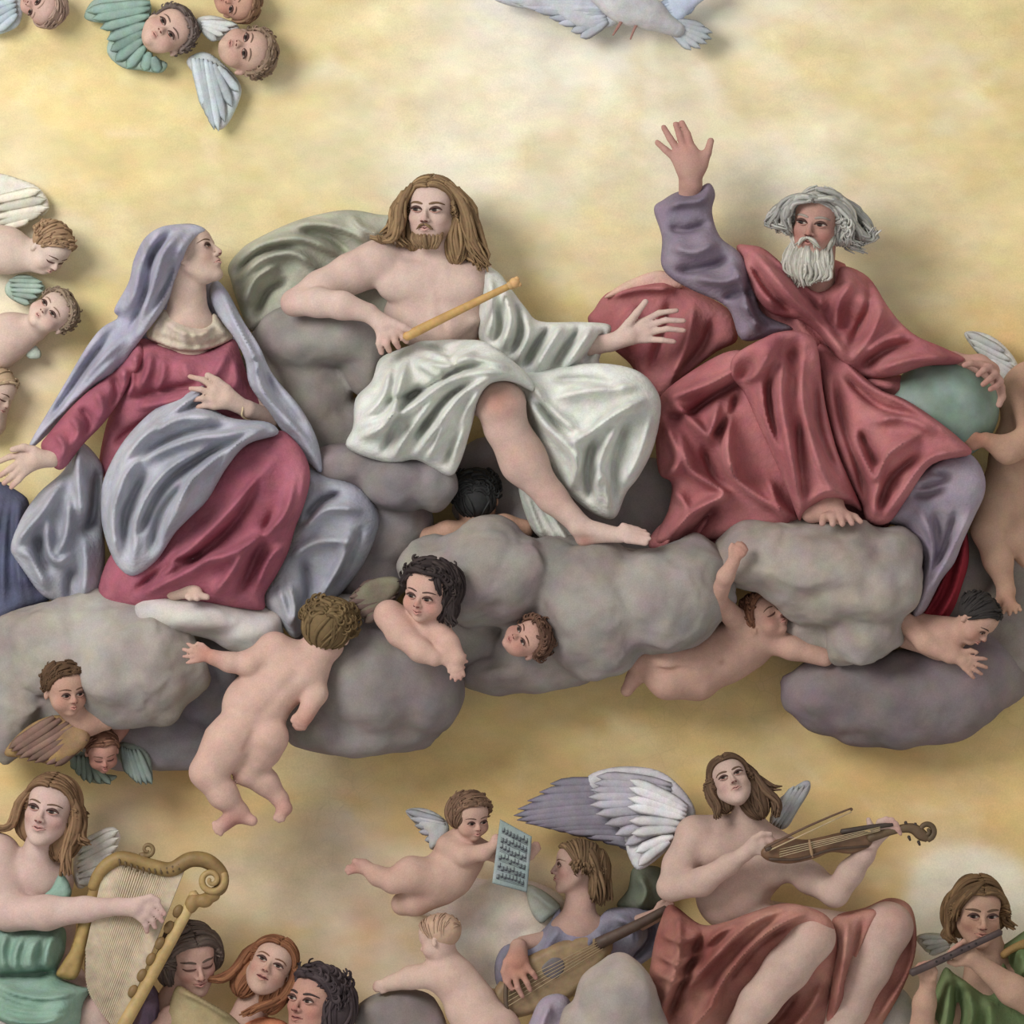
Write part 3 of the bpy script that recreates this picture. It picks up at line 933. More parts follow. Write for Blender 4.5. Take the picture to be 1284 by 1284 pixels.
    # the flute player's pale halo, laid in after the gold
    for hx, hy, hr, col in ((1225, 1150, 84, (232, 224, 200)), (757, 1096, 52, (226, 202, 148))):
        r_ = np.hypot(P[:, 0] - hx, P[:, 1] - hy) + 5 * fbm(P, 30, 77)
        w = (.85 / (1 + np.exp((r_ - hr) / 5)))[:, None]
        C = C * (1 - w) + lin(col) * w
    # rays of the glory below the dove
    ang = np.arctan2(P[:, 0] - 805, P[:, 1] + 40); rr = np.hypot(P[:, 0] - 805, P[:, 1] + 40)
    ray = np.clip(np.sin(ang * 15 + 1.2 * fbm(P, 130, 5)), 0, 1) * np.exp(-((rr - 160) / 190) ** 2)
    C = C * (1 - .22 * ray[:, None]) + lin((244, 240, 222)) * .22 * ray[:, None]
    n = fbm(P, 60, 31, 4)[:, None]
    C = C * (1 + .11 * n * np.array([.7, 1.0, 1.5]))
    # plaster relief: gentle unevenness and the seam of a day's work, upper right
    seam = catmull([(1060, 168), (1130, 190), (1210, 232), (1290, 300), (1400, 400)], 6)
    dd, t, sg = seg_dist(X, Y, seam)
    Z = 1.5 * fbm(P, 120, 41).reshape(X.shape) + 5.0 / (1 + np.exp(-dd * sg / 4.0)) * np.exp(-(dd / 60) ** 2)
    i, j = np.meshgrid(np.arange(len(xs) - 1), np.arange(len(ys) - 1), indexing='ij'); n_ = len(ys)
    F = np.stack([i * n_ + j, (i + 1) * n_ + j, (i + 1) * n_ + j + 1, i * n_ + j + 1], -1).reshape(-1, 4)
    V = np.stack([X.ravel(), Y.ravel(), Z.ravel()], 1)
    # a real slab: back face and rim
    c = [0, len(ys) - 1, (len(xs) - 1) * n_ + len(ys) - 1, (len(xs) - 1) * n_]
    Vb = V[c].copy(); Vb[:, 2] = -80
    nb = len(V); V = np.concatenate([V, Vb]); C = np.concatenate([C, C[c]])
    Fb = np.array([[nb, nb + 1, nb + 2, nb + 3]])
    a = [np.arange(n_), (len(xs) - 1) * n_ + np.arange(n_)]
    m = paint_mat('fresco_plaster', 0.92, 0.13, 4.5, 0.08, 0.07, 24, stretch=(1.0, 1.0, 1.7, 0.5), spec=0.08)
    o = mesh_obj('wall_back', V, [F[:, ::-1], Fb], C, m)
    # fine crackle in the old plaster
    nt = m.node_tree; N = nt.nodes; L = nt.links
    vo = N.new('ShaderNodeTexVoronoi'); vo.feature = 'DISTANCE_TO_EDGE'; vo.inputs['Scale'].default_value = 14
    g = N.new('ShaderNodeNewGeometry')
    nz = N.new('ShaderNodeTexNoise'); nz.inputs['Scale'].default_value = 9
    mx = N.new('ShaderNodeVectorMath'); mx.operation = 'ADD'
    sc = N.new('ShaderNodeVectorMath'); sc.operation = 'SCALE'; sc.inputs['Scale'].default_value = .09
    L.new(nz.outputs['Color'], sc.inputs[0]); L.new(g.outputs['Position'], mx.inputs[0]); L.new(sc.outputs[0], mx.inputs[1])
    L.new(mx.outputs[0], vo.inputs['Vector'])
    cr = N.new('ShaderNodeMapRange'); cr.inputs[1].default_value = 0; cr.inputs[2].default_value = .035; cr.inputs[3].default_value = .0; cr.inputs[4].default_value = 1
    L.new(vo.outputs['Distance'], cr.inputs[0])
    n4 = N.new('ShaderNodeTexNoise'); n4.inputs['Scale'].default_value = 1.1
    L.new(g.outputs['Position'], n4.inputs['Vector'])
    mk = N.new('ShaderNodeMapRange'); mk.inputs[1].default_value = .52; mk.inputs[2].default_value = .68
    L.new(n4.outputs['Fac'], mk.inputs[0])
    iv = N.new('ShaderNodeMath'); iv.operation = 'SUBTRACT'; iv.inputs[0].default_value = 1
    L.new(cr.outputs[0], iv.inputs[1])
    ml = N.new('ShaderNodeMath'); ml.operation = 'MULTIPLY'
    L.new(iv.outputs[0], ml.inputs[0]); L.new(mk.outputs[0], ml.inputs[1])
    ms = N.new('ShaderNodeMath'); ms.operation = 'MULTIPLY_ADD'; ms.inputs[1].default_value = -.10; ms.inputs[2].default_value = 1
    L.new(ml.outputs[0], ms.inputs[0])
    b = N['Principled BSDF']; src = b.inputs['Base Color'].links[0].from_socket
    vv = N.new('ShaderNodeVectorMath'); vv.operation = 'SCALE'
    L.new(src, vv.inputs[0]); L.new(ms.outputs[0], vv.inputs['Scale']); L.new(vv.outputs[0], b.inputs['Base Color'])
    tag(o, 'golden frescoed plaster wall behind the figures', None, None, 'structure')
build_wall()

DOFF[0] = -50.0      # the seated group and its clouds
# ------------------------------------------------------------------ clouds
GREY, GREY2 = (186, 176, 170), (158, 148, 146)
cloud('pale grey cloud under the bare-chested man\'s forearm',
      [(372, 425, 105, 58, 45, 45), (425, 420, 120, 52, 36, 48), (455, 440, 110, 26, 55, 40), (385, 490, 85, 55, 70, 45), (420, 545, 80, 52, 50, 42), (345, 455, 85, 40, 60, 30)],
      (184, 178, 170), (164, 156, 152), seed=2)
cloud('rounded grey cloud roll below the white robe hem beside the round dark-haired head',
      [(440, 585, 130, 60, 26, 50), (500, 605, 150, 52, 38, 50), (545, 608, 160, 26, 34, 36), (470, 655, 110, 70, 52, 45), (455, 715, 100, 66, 50, 38)],
      (180, 174, 172), (150, 142, 146), seed=3)
cloud('shadowy violet-grey cloud filling the gap between white robe and crimson robe',
      [(700, 640, 80, 120, 60, 30), (810, 640, 84, 60, 70, 30), (620, 600, 80, 60, 50, 26)],
      (180, 170, 168), (156, 146, 148), seed=4)
cloud('long billowing grey cloud bank under the bare foot',
      [(612, 722, 175, 78, 68, 62), (560, 715, 160, 60, 40, 50), (700, 720, 150, 70, 56, 55), (745, 765, 170, 80, 92, 62), (830, 750, 178, 86, 72, 62), (860, 725, 170, 55, 55, 50), (690, 815, 140, 70, 50, 44), (640, 845, 130, 58, 26, 40), (592, 790, 118, 46, 52, 36)],
      (186, 178, 170), (160, 150, 146), seed=5, rough=6)
cloud('large pale cloud cushion under the white-bearded man\'s foot',
      [(960, 700, 170, 75, 42, 52), (1040, 710, 185, 95, 58, 58), (1110, 720, 180, 46, 58, 50), (1050, 750, 180, 80, 40, 50), (1080, 795, 165, 48, 42, 42), (1020, 790, 130, 46, 30, 36)],
      (196, 184, 172), (172, 160, 152), seed=6, rough=6)
cloud('dark violet-grey cloud hanging above the violin player',
      [(1060, 870, 110, 80, 52, 46), (1150, 880, 110, 100, 58, 50), (1210, 850, 110, 66, 60, 46), (1120, 905, 100, 90, 34, 40), (1250, 830, 90, 46, 60, 40)],
      (158, 144, 146), (138, 124, 130), seed=7)
cloud('brownish grey cloud at the golden wall beside the supporting angel\'s feet',
      [(1275, 790, 95, 50, 70, 36), (1190, 720, 85, 60, 60, 30), (1290, 690, 90, 50, 70, 36)],
      (176, 164, 156), (152, 140, 136), seed=8)
cloud('grey cloud beneath the brown-haired cherub seen from behind',
      [(470, 850, 165, 82, 72, 58), (430, 800, 140, 60, 50, 46), (535, 860, 160, 46, 62, 48), (455, 915, 140, 92, 34, 44), (520, 830, 165, 50, 50, 46), (400, 905, 130, 44, 40, 38)],
      (168, 160, 156), (146, 134, 134), seed=9)
cloud('big pale cloud under the blue-veiled woman, cherub face peeking from it',
      [(170, 838, 175, 84, 74, 60), (90, 810, 150, 90, 56, 54), (150, 790, 155, 70, 46, 50), (40, 800, 130, 60, 40, 44), (15, 870, 120, 50, 80, 44), (70, 880, 105, 70, 60, 40)],
      (196, 188, 178), (172, 162, 156), seed=10, rough=6)
cloud('bright white cloud crest under the crimson skirt',
      [(240, 772, 165, 74, 28, 46), (310, 790, 160, 48, 30, 42), (200, 775, 165, 40, 26, 40)],
      (222, 218, 214), (196, 190, 188), seed=11, dim=.85)
cloud('dark blue-grey cloud behind the climbing cherub\'s legs',
      [(215, 920, 90, 70, 48, 40), (260, 850, 100, 40, 60, 40), (160, 930, 80, 60, 40, 36)],
      (172, 168, 174), (148, 142, 150), seed=12)
DOFF[0] = 0.0
cloud('rounded cream-grey cloud in front of the lute',
      [(775, 1255, 150, 52, 56, 46), (740, 1290, 140, 40, 40, 40), (800, 1300, 140, 40, 60, 40)],
      (204, 190, 178), (180, 164, 156), seed=13)
cloud('dull grey cloud between the dark-haired singer and the small cherub\'s back',
      [(492, 1275, 60, 50, 30, 36), (520, 1290, 60, 40, 40, 30)],
      (174, 162, 156), (152, 140, 136), seed=14)
cloud('creamy white cloud puff behind the sheet music cherub',
      [(640, 1150, 20, 70, 44, 22), (600, 1190, 20, 60, 50, 20), (660, 1210, 20, 50, 50, 20), (560, 1130, 14, 60, 26, 16)],
      (236, 222, 204), (222, 204, 186), seed=15, dim=.95)
cloud('small pale cloud scrap between the red drapery and the flute player',
      [(1128, 1278, 60, 22, 30, 22), (1108, 1296, 56, 26, 22, 20)], (214, 206, 194), (196, 186, 174), seed=16, dim=.75)
DOFF[0] = -50.0
# ------------------------------------------------------------------ the veiled woman
def build_mary():
    f = Fig('person', 'veiled woman in crimson dress and grey-blue mantle looking up, one hand on her chest', 'person', 235, 760, 130, skin=(222, 190, 172), res=1.7)
    h = f.head(242, 322, 165, 84, yaw=68, pitch=26, roll=0, fem=True, lips=(178, 104, 98), brow=(110, 84, 66), gaze=(.4, .6), cheek_amt=.3)
    f.limb([(232, 330, 150, 23), (234, 365, 152, 22), (236, 398, 146, 28)], 10)
    f.ell((234, 410, 146), (38, 20, 22), 12)
    f.limb([(238, 408, 140, 22), (240, 500, 140, 20), (240, 600, 150, 16), (240, 725, 195, 11)], 8)
    f.limb([(240, 440, 132, 12), (292, 466, 128, 10), (325, 512, 140, 10), (340, 526, 158, 12)], 8)
    f.limb([(240, 430, 138, 12), (180, 445, 130, 9), (125, 508, 140, 8), (98, 545, 155, 7)], 8)
    # hand on the chest
    f.limb([(338, 526, 160, 13), (312, 514, 192, 11.5)], 4)
    f.hand((310, 513, 194), (286, 501, 203),
           [[(270, 487, 207), (256, 477, 208), (240, 473, 206)], [(266, 494, 209), (254, 489, 211), (241, 488, 209)],
            [(266, 502, 209), (256, 500, 212), (246, 502, 210)], [(270, 510, 208), (259, 509, 210), (250, 511, 208)]],
           [(286, 488, 206), (274, 478, 206), (262, 471, 205)], r=4.6, rp=12, rw=10)
    # outstretched hand
    f.limb([(98, 545, 158, 8), (80, 564, 168, 10), (66, 575, 175, 11)], 4)
    f.hand((66, 575, 176), (44, 577, 182),
           [[(28, 571, 184), (14, 573, 186), (-4, 581, 186)], [(26, 580, 184), (14, 588, 187), (2, 597, 188)],
            [(27, 587, 184), (18, 597, 187), (7, 606, 188)], [(33, 592, 183), (25, 602, 186), (16, 611, 187)]],
           [(44, 565, 186), (32, 561, 190), (18, 564, 192)], r=4.8, rp=12.5, rw=10)
    # foot below the hem
    f.foot((236, 735, 205), (220, 742, 200), (248, 743, 222), [((252, 746, 226), (262, 748, 229), 5), ((244, 747, 227), (250, 750, 231), 4.5), ((238, 747, 227), (241, 750, 231), 4)], r=11)
    f.build()
    V, F = tube([(301, 503, 203), (306, 512, 206), (305, 522, 203), (314, 527, 190), (319, 516, 183), (312, 503, 190), (301, 503, 203)], 1.2, 6, 4)
    mesh_obj('bracelet', V, F, lin((206, 182, 140)), 'wood', f.root)
    # dress
    RED, RED2 = (172, 98, 114), (148, 76, 94)
    f.drape('bodice', [(176, 424), (197, 430), (229, 441), (262, 439), (291, 424), (303, 450), (314, 482), (330, 506), (348, 528), (330, 546), (300, 546), (260, 530), (225, 540), (190, 560), (165, 590), (140, 602), (122, 590), (128, 545), (140, 505), (150, 470), (162, 440)],
            [(180, 430, 120), (235, 445, 148), (290, 430, 125), (140, 500, 110), (235, 500, 150), (130, 590, 100), (320, 510, 140), (240, 550, 150), (300, 500, 150)],
            RED, RED2, T=26, edge=26, folds=[
                ([(190, 440), (186, 465), (175, 490)], 8, 9), ([(205, 448), (205, 470), (196, 495)], 7, 6), ([(285, 440), (270, 470), (250, 478)], 9, 6),
                ([(165, 500), (200, 492), (250, 482)], 5, -8), ([(170, 512), (205, 506), (245, 497)], 7, 6), ([(160, 450), (166, 480), (158, 500)], 6, 8),
                ([(295, 450), (296, 480), (285, 490)], 8, 6), ([(230, 452), (235, 470), (240, 480)], 12, 5),
                ([(320, 520), (332, 522), (340, 532)], 4, -6), ([(140, 560), (165, 540), (200, 520)], 6, -7)], seed=3)
    f.drape('sleeve', [(172, 430), (152, 456), (98, 502), (62, 543), (52, 560), (64, 582), (80, 588), (104, 558), (128, 533), (144, 512), (158, 490), (172, 470), (184, 448)],
            [(165, 450, 140), (120, 500, 150), (64, 570, 164)], RED, RED2, T=22, edge=22, folds=[
                ([(152, 460), (158, 478), (152, 498)], 5, 9), ([(140, 470), (146, 490), (138, 512)], 5, -8), ([(120, 490), (130, 510), (126, 530)], 6, 8),
                ([(100, 510), (112, 528), (104, 548)], 5, -7), ([(88, 520), (100, 540), (92, 560)], 6, 7), ([(70, 545), (82, 560), (78, 578)], 5, 6), ([(165, 445), (172, 455), (170, 470)], 5, 8)], seed=4)
    # linen scarf at the neck
    f.drape('neck_scarf', [(183, 419), (199, 393), (208, 389), (228, 405), (249, 411), (262, 405), (269, 393), (286, 414), (291, 424), (262, 438), (229, 440), (198, 430)],
            [(190, 415, 140), (235, 425, 172), (285, 415, 140), (205, 395, 150), (265, 400, 150)], (202, 186, 166), (184, 172, 150), T=9, edge=8, folds=
            fan([(196, 402), (225, 412), (250, 416), (272, 404)], [(190, 426), (226, 438), (262, 436), (288, 420)], 9, 3, 3.5, .1) +
            [([(188, 418), (228, 432), (262, 432), (288, 420)], 3, -4), ([(200, 400), (230, 418), (255, 420), (272, 404)], 3, 4)], seed=5)
    # skirt, its lower mantle falls, lap mantle
    f.drape('skirt', [(347, 540), (370, 552), (386, 576), (390, 602), (382, 635), (372, 660), (362, 693), (347, 722), (333, 745), (331, 764), (300, 762), (260, 757), (218, 755), (174, 766), (124, 756), (136, 700), (170, 670), (230, 620), (290, 560)],
            [(350, 550, 190), (378, 590, 205), (300, 600, 200), (200, 700, 170), (130, 740, 150), (320, 750, 185), (365, 660, 195), (250, 740, 190)],
            RED, RED2, T=30, edge=30, folds=[
                ([(372, 600), (356, 650), (300, 690), (250, 705)], 10, 15), ([(384, 590), (374, 660), (352, 710), (335, 745)], 7, 10), ([(350, 570), (310, 620), (250, 680), (190, 730)], 16, 12),
                ([(335, 590), (290, 660), (220, 720)], 9, -10), ([(345, 640), (320, 700), (300, 745)], 9, -10), ([(310, 690), (290, 720), (270, 745)], 8, 10), ([(280, 690), (230, 720), (180, 745)], 8, 9),
                ([(260, 695), (220, 705), (170, 740)], 6, -9), ([(362, 680), (340, 700), (322, 740)], 6, 9), ([(220, 700), (215, 712), (200, 722)], 6, 7)], seed=6)
    GB, GB2 = (182, 184, 194), (148, 150, 164)
    f.drape('mantle_fall', [(380, 588), (412, 596), (453, 613), (475, 645), (470, 676), (452, 713), (425, 747), (396, 772), (372, 800), (352, 782), (330, 752), (346, 715), (366, 655)],
            [(385, 600, 150), (440, 640, 165), (360, 770, 160), (440, 720, 140)], GB, GB2, T=26, edge=24, folds=[
                ([(382, 655), (402, 630), (430, 618)], 4, -12), ([(378, 668), (410, 640), (455, 640)], 8, 9), ([(365, 700), (400, 680), (450, 680)], 10, 8), ([(362, 730), (370, 760), (368, 785)], 6, 10),
                ([(380, 700), (385, 740), (376, 775)], 7, -9), ([(440, 660), (430, 700), (400, 755)], 10, 8), ([(455, 660), (430, 720), (410, 745)], 5, -7), ([(350, 735), (358, 760), (366, 790)], 4, 8)], seed=7)
    f.drape('lap_mantle', [(258, 482), (240, 490), (196, 512), (157, 551), (133, 594), (127, 625), (130, 664), (146, 706), (168, 722), (198, 703), (221, 670), (238, 652), (263, 627), (286, 588), (312, 558), (350, 545), (338, 530), (300, 526), (280, 520), (262, 506)],
            [(255, 490, 175), (335, 538, 210), (160, 560, 165), (130, 620, 165), (170, 715, 190), (240, 600, 225), (280, 560, 220), (200, 640, 215)],
            GB, GB2, T=22, edge=18, folds=[
                ([(335, 534), (290, 545), (240, 552), (170, 585), (142, 640)], 9, 16), ([(330, 545), (280, 570), (240, 610), (222, 660)], 8, 14), ([(300, 535), (250, 540), (200, 560), (160, 600)], 7, -11),
                ([(258, 488), (225, 515), (180, 550), (150, 590)], 8, 13), ([(280, 524), (230, 525), (190, 545)], 7, 9), ([(256, 500), (220, 520), (195, 540)], 5, -10), ([(310, 552), (260, 570), (205, 610), (165, 690)], 8, -13),
                ([(270, 560), (215, 590), (180, 640), (168, 710)], 9, 13), ([(240, 600), (205, 640), (190, 695)], 7, -10), ([(160, 600), (145, 650), (150, 700)], 8, 12), ([(185, 590), (160, 640), (155, 690)], 7, -9), ([(250, 590), (228, 630), (205, 680)], 6, 9), ([(336, 536), (300, 560), (275, 595)], 5, 9)], seed=8)
    f.drape('mantle_side', [(96, 552), (127, 583), (126, 625), (131, 690), (127, 745), (112, 766), (62, 752), (42, 735), (20, 703), (13, 685), (26, 650), (48, 618), (80, 588)],
            [(100, 570, 120), (120, 640, 130), (40, 700, 140), (100, 740, 130)], GB, GB2, T=18, edge=16, folds=[
                ([(98, 560), (100, 610), (106, 656)], 9, 16), ([(122, 590), (116, 640), (106, 670)], 8, -12), ([(80, 600), (55, 640), (30, 670), (18, 690)], 9, 12), ([(88, 620), (84, 670), (70, 700)], 9, 12),
                ([(60, 650), (62, 690), (75, 705), (94, 692)], 7, 12), ([(22, 690), (40, 700), (60, 740)], 7, 10), ([(105, 670), (108, 710), (105, 755)], 10, 10), ([(45, 670), (50, 700), (60, 720)], 6, -10), ([(90, 710), (84, 735), (86, 756)], 6, -9)], seed=9)
    f.drape('mantle_lining', [(-30, 612), (26, 620), (34, 650), (24, 690), (44, 722), (66, 748), (30, 764), (-30, 782)],
            [(0, 640, 95), (10, 740, 120)], (92, 98, 126), (78, 80, 102), T=14, edge=14, folds=fan([(0, 625), (30, 625)], [(-20, 760), (50, 750)], 4, 8, 8), seed=10)
    # veil and mantle round the shoulders
    f.drape('veil', [(229, 281), (246, 282), (259, 290), (243, 302), (231, 326), (222, 358), (203, 392), (178, 424), (166, 440), (150, 463), (98, 504), (50, 553), (36, 561), (43, 543), (88, 467), (122, 416), (147, 398), (143, 388), (162, 354), (168, 325), (181, 301), (203, 286)],
            [(230, 284, 165), (255, 290, 172), (235, 315, 205), (175, 320, 140), (200, 350, 185), (150, 400, 125), (180, 420, 160), (100, 480, 120), (45, 555, 130), (130, 470, 140)],
            (180, 182, 198), (152, 150, 170), T=12, edge=10, folds=[
                ([(232, 288), (206, 320), (194, 360), (172, 410)], 9, 13), ([(220, 290), (192, 320), (184, 365), (160, 420)], 6, -10), ([(205, 290), (180, 325), (170, 370), (152, 395)], 8, 9),
                ([(245, 292), (225, 325), (212, 365), (180, 418)], 5, 9), ([(240, 300), (215, 345), (196, 385)], 5, -7), ([(160, 420), (120, 460), (70, 520), (45, 552)], 8, 9), ([(140, 415), (95, 475), (55, 535)], 6, -9), ([(150, 445), (110, 485), (66, 535)], 5, 7)], seed=11)
    f.drape('mantle', [(268, 350), (284, 364), (305, 402), (325, 433), (343, 470), (377, 511), (398, 551), (404, 592), (386, 578), (358, 545), (340, 520), (314, 484), (308, 452), (294, 424), (276, 400), (262, 372)],
            [(270, 355, 130), (320, 440, 170), (345, 490, 175), (395, 570, 170)], (182, 184, 198), (154, 156, 172), T=13, edge=11, folds=[
                ([(275, 362), (302, 415), (320, 450), (330, 490), (370, 535), (398, 580)], 6, 8), ([(290, 385), (316, 430), (336, 470)], 4, -7), ([(312, 452), (328, 448), (322, 470)], 4, 8), ([(330, 460), (350, 500), (385, 545)], 5, -7), ([(322, 480), (345, 515), (372, 545)], 5, 7)], seed=12)
    f.drape('veil_back', [(190, 300), (232, 296), (262, 340), (290, 410), (296, 440), (240, 436), (180, 432), (160, 420), (168, 350)], [(230, 370, 100)], (180, 182, 198), (152, 150, 170), T=10, edge=10, seed=14)
    f.drape('veil_lining', [(256, 352), (268, 350), (284, 375), (294, 405), (290, 424), (272, 404), (262, 385)], [(270, 380, 122)], (180, 182, 198), (152, 150, 170), T=8, edge=8, seed=13)
build_mary()
DOFF[0] = 0.0
DOFF[0] = -50.0
# ------------------------------------------------------------------ the bare-chested man with the staff
def build_christ():
    f = Fig('person', 'bare-chested bearded man with long brown hair seated in a white robe', 'person', 600, 690, 130, skin=(228, 196, 182), res=1.7)
    h = f.head(541, 266, 150, 88, yaw=-13, pitch=3, roll=2, lips=(168, 96, 88), brow=(112, 84, 56), gaze=(-.5, .3), cheek=(206, 140, 124), cheek_amt=.3)
    f.limb([(546, 292, 138, 21), (549, 328, 130, 23)], 12)
    f.limb([(480, 326, 122, 23), (545, 334, 122, 26), (597, 344, 120, 22)], 12)      # shoulder line
    f.ell((550, 372, 118), (60, 56, 42), 16, 4)
    f.ell((510, 356, 143), (38, 25, 19), 9, -6); f.ell((520, 396, 116), (40, 32, 34), 14)                                  # breast muscles
    f.ell((578, 358, 141), (30, 25, 19), 9, 4)
    f.ell((555, 410, 122), (50, 36, 36), 16)
    f.ell((558, 404, 150), (28, 20, 12), 10)
    f.limb([(505, 333, 146, 5), (540, 338, 150, 5)], 8); f.limb([(558, 339, 150, 5), (596, 336, 140, 5)], 8)
    f.groove((546, 348, 166), (553, 396, 164), 4, 4, 7)
    f.groove((556, 398, 163), (560, 426, 164), 2.5, 2, 7)
    for q in ((528, 398), (540, 412), (578, 396), (590, 404)): f.ell((q[0], q[1], 140), (14, 9, 16), 7, -12)
    f.groove((486, 378, 160), (520, 386, 168), 3.5, 3, 7); f.groove((560, 387, 168), (598, 384, 160), 3, 3.5, 7)
    for x, y in ((503, 366), (585, 369)): f.paint(x, y, 166, 3.2, (196, 132, 120), .5)
    # arm resting on the cloud
    f.limb([(478, 328, 125, 28), (440, 343, 138, 25), (402, 362, 152, 22), (371, 379, 165, 17)], 8)
    f.limb([(368, 381, 168, 15), (400, 380, 182, 18), (430, 384, 190, 17), (462, 393, 194, 12)], 7)
    f.ell((470, 330, 130), (30, 26, 26), 12, -25)
    f.hand((464, 394, 195), (482, 409, 198),
           [[(478, 421, 200), (476, 432, 202), (479, 443, 198)], [(486, 422, 203), (485, 432, 205), (489, 441, 200)],
            [(494, 420, 203), (496, 429, 204), (500, 436, 199)], [(501, 416, 201), (506, 424, 202), (510, 429, 198)]],
           [(496, 408, 203), (507, 412, 206), (517, 417, 205)], r=5.2, rp=12, rw=11)
    f.paint(495, 430, 200, 16, (206, 140, 124), .5); f.paint(366, 380, 168, 16, (212, 140, 124), .5)
    # the reaching hand
    f.limb([(740, 434, 165, 13), (765, 430, 172, 11)], 4)
    f.hand((766, 430, 173), (790, 421, 178),
           [[(806, 404, 181), (826, 393, 184), (848, 390, 182)], [(813, 409, 182), (834, 402, 186), (857, 403, 184)],
            [(815, 417, 182), (836, 413, 186), (857, 415, 184)], [(811, 426, 181), (829, 427, 184), (845, 429, 182)]],
           [(788, 406, 183), (798, 393, 187), (809, 379, 188)], r=4.6, rp=12.5, rw=11)
    # leg and foot
    f.limb([(556, 420, 120, 20), (582, 488, 160, 22), (628, 507, 218, 29)], 8)
    f.limb([(629, 509, 220, 29), (634, 535, 214, 26), (656, 580, 206, 27), (692, 624, 204, 18), (724, 656, 206, 14)], 10)
    f.ell((626, 512, 226), (25, 23, 22), 8, 20)
    f.ell((655, 570, 205), (27, 42, 25), 10, -28)
    f.foot((726, 660, 207), (732, 674, 200), (778, 671, 220),
           [((786, 676, 230), (808, 680, 237), 5.2), ((788, 670, 231), (813, 675, 238), 3.6), ((787, 665, 228), (812, 670, 234), 3.4), ((784, 661, 224), (808, 666, 229), 3.2), ((780, 658, 219), (801, 663, 223), 3.0)], r=12)
    f.paint(626, 505, 246, 24, (200, 126, 104), .7); f.paint(648, 570, 232, 30, (214, 160, 140), .5); f.paint(690, 620, 222, 26, (212, 156, 138), .5); f.paint(806, 674, 226, 10, (206, 120, 104), .6); f.paint(734, 676, 208, 12, (196, 112, 92), .6)
    for u in np.linspace(-.24, .24, 9):
        q = h.p(u, -.30 - .14 * math.cos(u * 5.5), .26 - abs(u) * .6); f.paint(q[0], q[1], q[2], 9, (150, 112, 78), .6)
    f.build()
    # beard and hair
    hp = h.p
    beard = []
    for u in np.linspace(-.20, .20, 9):
        a = hp(u, -.27 - .08 * math.cos(u * 6), .335 - abs(u) * .75); b = hp(u * .95, -.42, .335 - abs(u) * .55); c = hp(u * .6, -.54, .27 - abs(u) * .2)
        beard.append(([a, b, c], 6, 2.2, 3.4))
    for g in (-1, 1):
        beard.append(([hp(g * .01, -.205, .42), hp(g * .06, -.225, .395), hp(g * .115, -.275, .34)], 3, .8, 2.0))
        beard.append(([hp(g * .25, -.12, .02), hp(g * .22, -.26, .10), hp(g * .16, -.38, .20)], 4, 2.0, 3.0))
    f.hair(h, (150, 122, 86), (116, 90, 62), n=0, cap=False, guides=beard, name='beard', seed=3)
    gd = [
        ([(520, 232, 168), (505, 255, 170), (500, 285, 165), (488, 302, 158), (474, 298, 155)], 12, 5, 4.0),
        ([(515, 236, 160), (500, 262, 155), (497, 290, 150), (505, 308, 150)], 12, 6, 4.0),
        ([(507, 240, 150), (495, 262, 145), (494, 280, 140), (484, 292, 138)], 9, 5, 3.6),
        ([(560, 230, 170), (580, 250, 170), (585, 280, 166), (592, 310, 160), (606, 332, 155)], 16, 6, 4.2),
        ([(572, 236, 160), (590, 262, 156), (596, 295, 150), (604, 318, 148), (600, 338, 150)], 14, 6, 4.2),
        ([(570, 250, 150), (586, 285, 146), (588, 315, 142), (598, 330, 140)], 12, 7, 4.2)]
    f.hair(h, (160, 130, 88), (116, 90, 62), n=90, length=.18, wave=.03, r=.028, seed=5, guides=gd, gwave=2.0, top=1.07, hairline=.03, front=60, bulk=[(0, -.25, -.28, .32, .36, .18), (-.27, -.25, -.12, .14, .32, .16), (.36, -.36, -.12, .16, .38, .18)])
    # cloak behind the shoulder
    GG, GG2 = (184, 184, 166), (154, 156, 140)
    f.drape('cloak', [(284, 332), (300, 311), (319, 298), (362, 278), (400, 266), (437, 261), (474, 267), (497, 272), (508, 305), (522, 360), (512, 408), (440, 414), (385, 406), (366, 402), (335, 404), (312, 414), (298, 384), (288, 352)],
            [(290, 335, 78), (320, 400, 85), (400, 275, 80), (490, 285, 90), (400, 340, 92)], GG, GG2, T=22, edge=20, folds=[
                ([(296, 330), (330, 306), (380, 300), (425, 320)], 8, 12), ([(300, 350), (330, 325), (368, 318), (400, 340)], 7, 11), ([(292, 345), (325, 315), (375, 308)], 5, -9), ([(305, 385), (320, 350), (350, 330)], 7, 10),
                ([(320, 398), (335, 365), (360, 350)], 6, -9), ([(362, 282), (400, 280), (440, 290), (470, 310)], 8, 10), ([(370, 290), (410, 296), (440, 318)], 5, -8), ([(437, 268), (452, 285), (480, 298)], 6, 9)], seed=21)
    WH, WH2 = (216, 218, 212), (188, 192, 184)
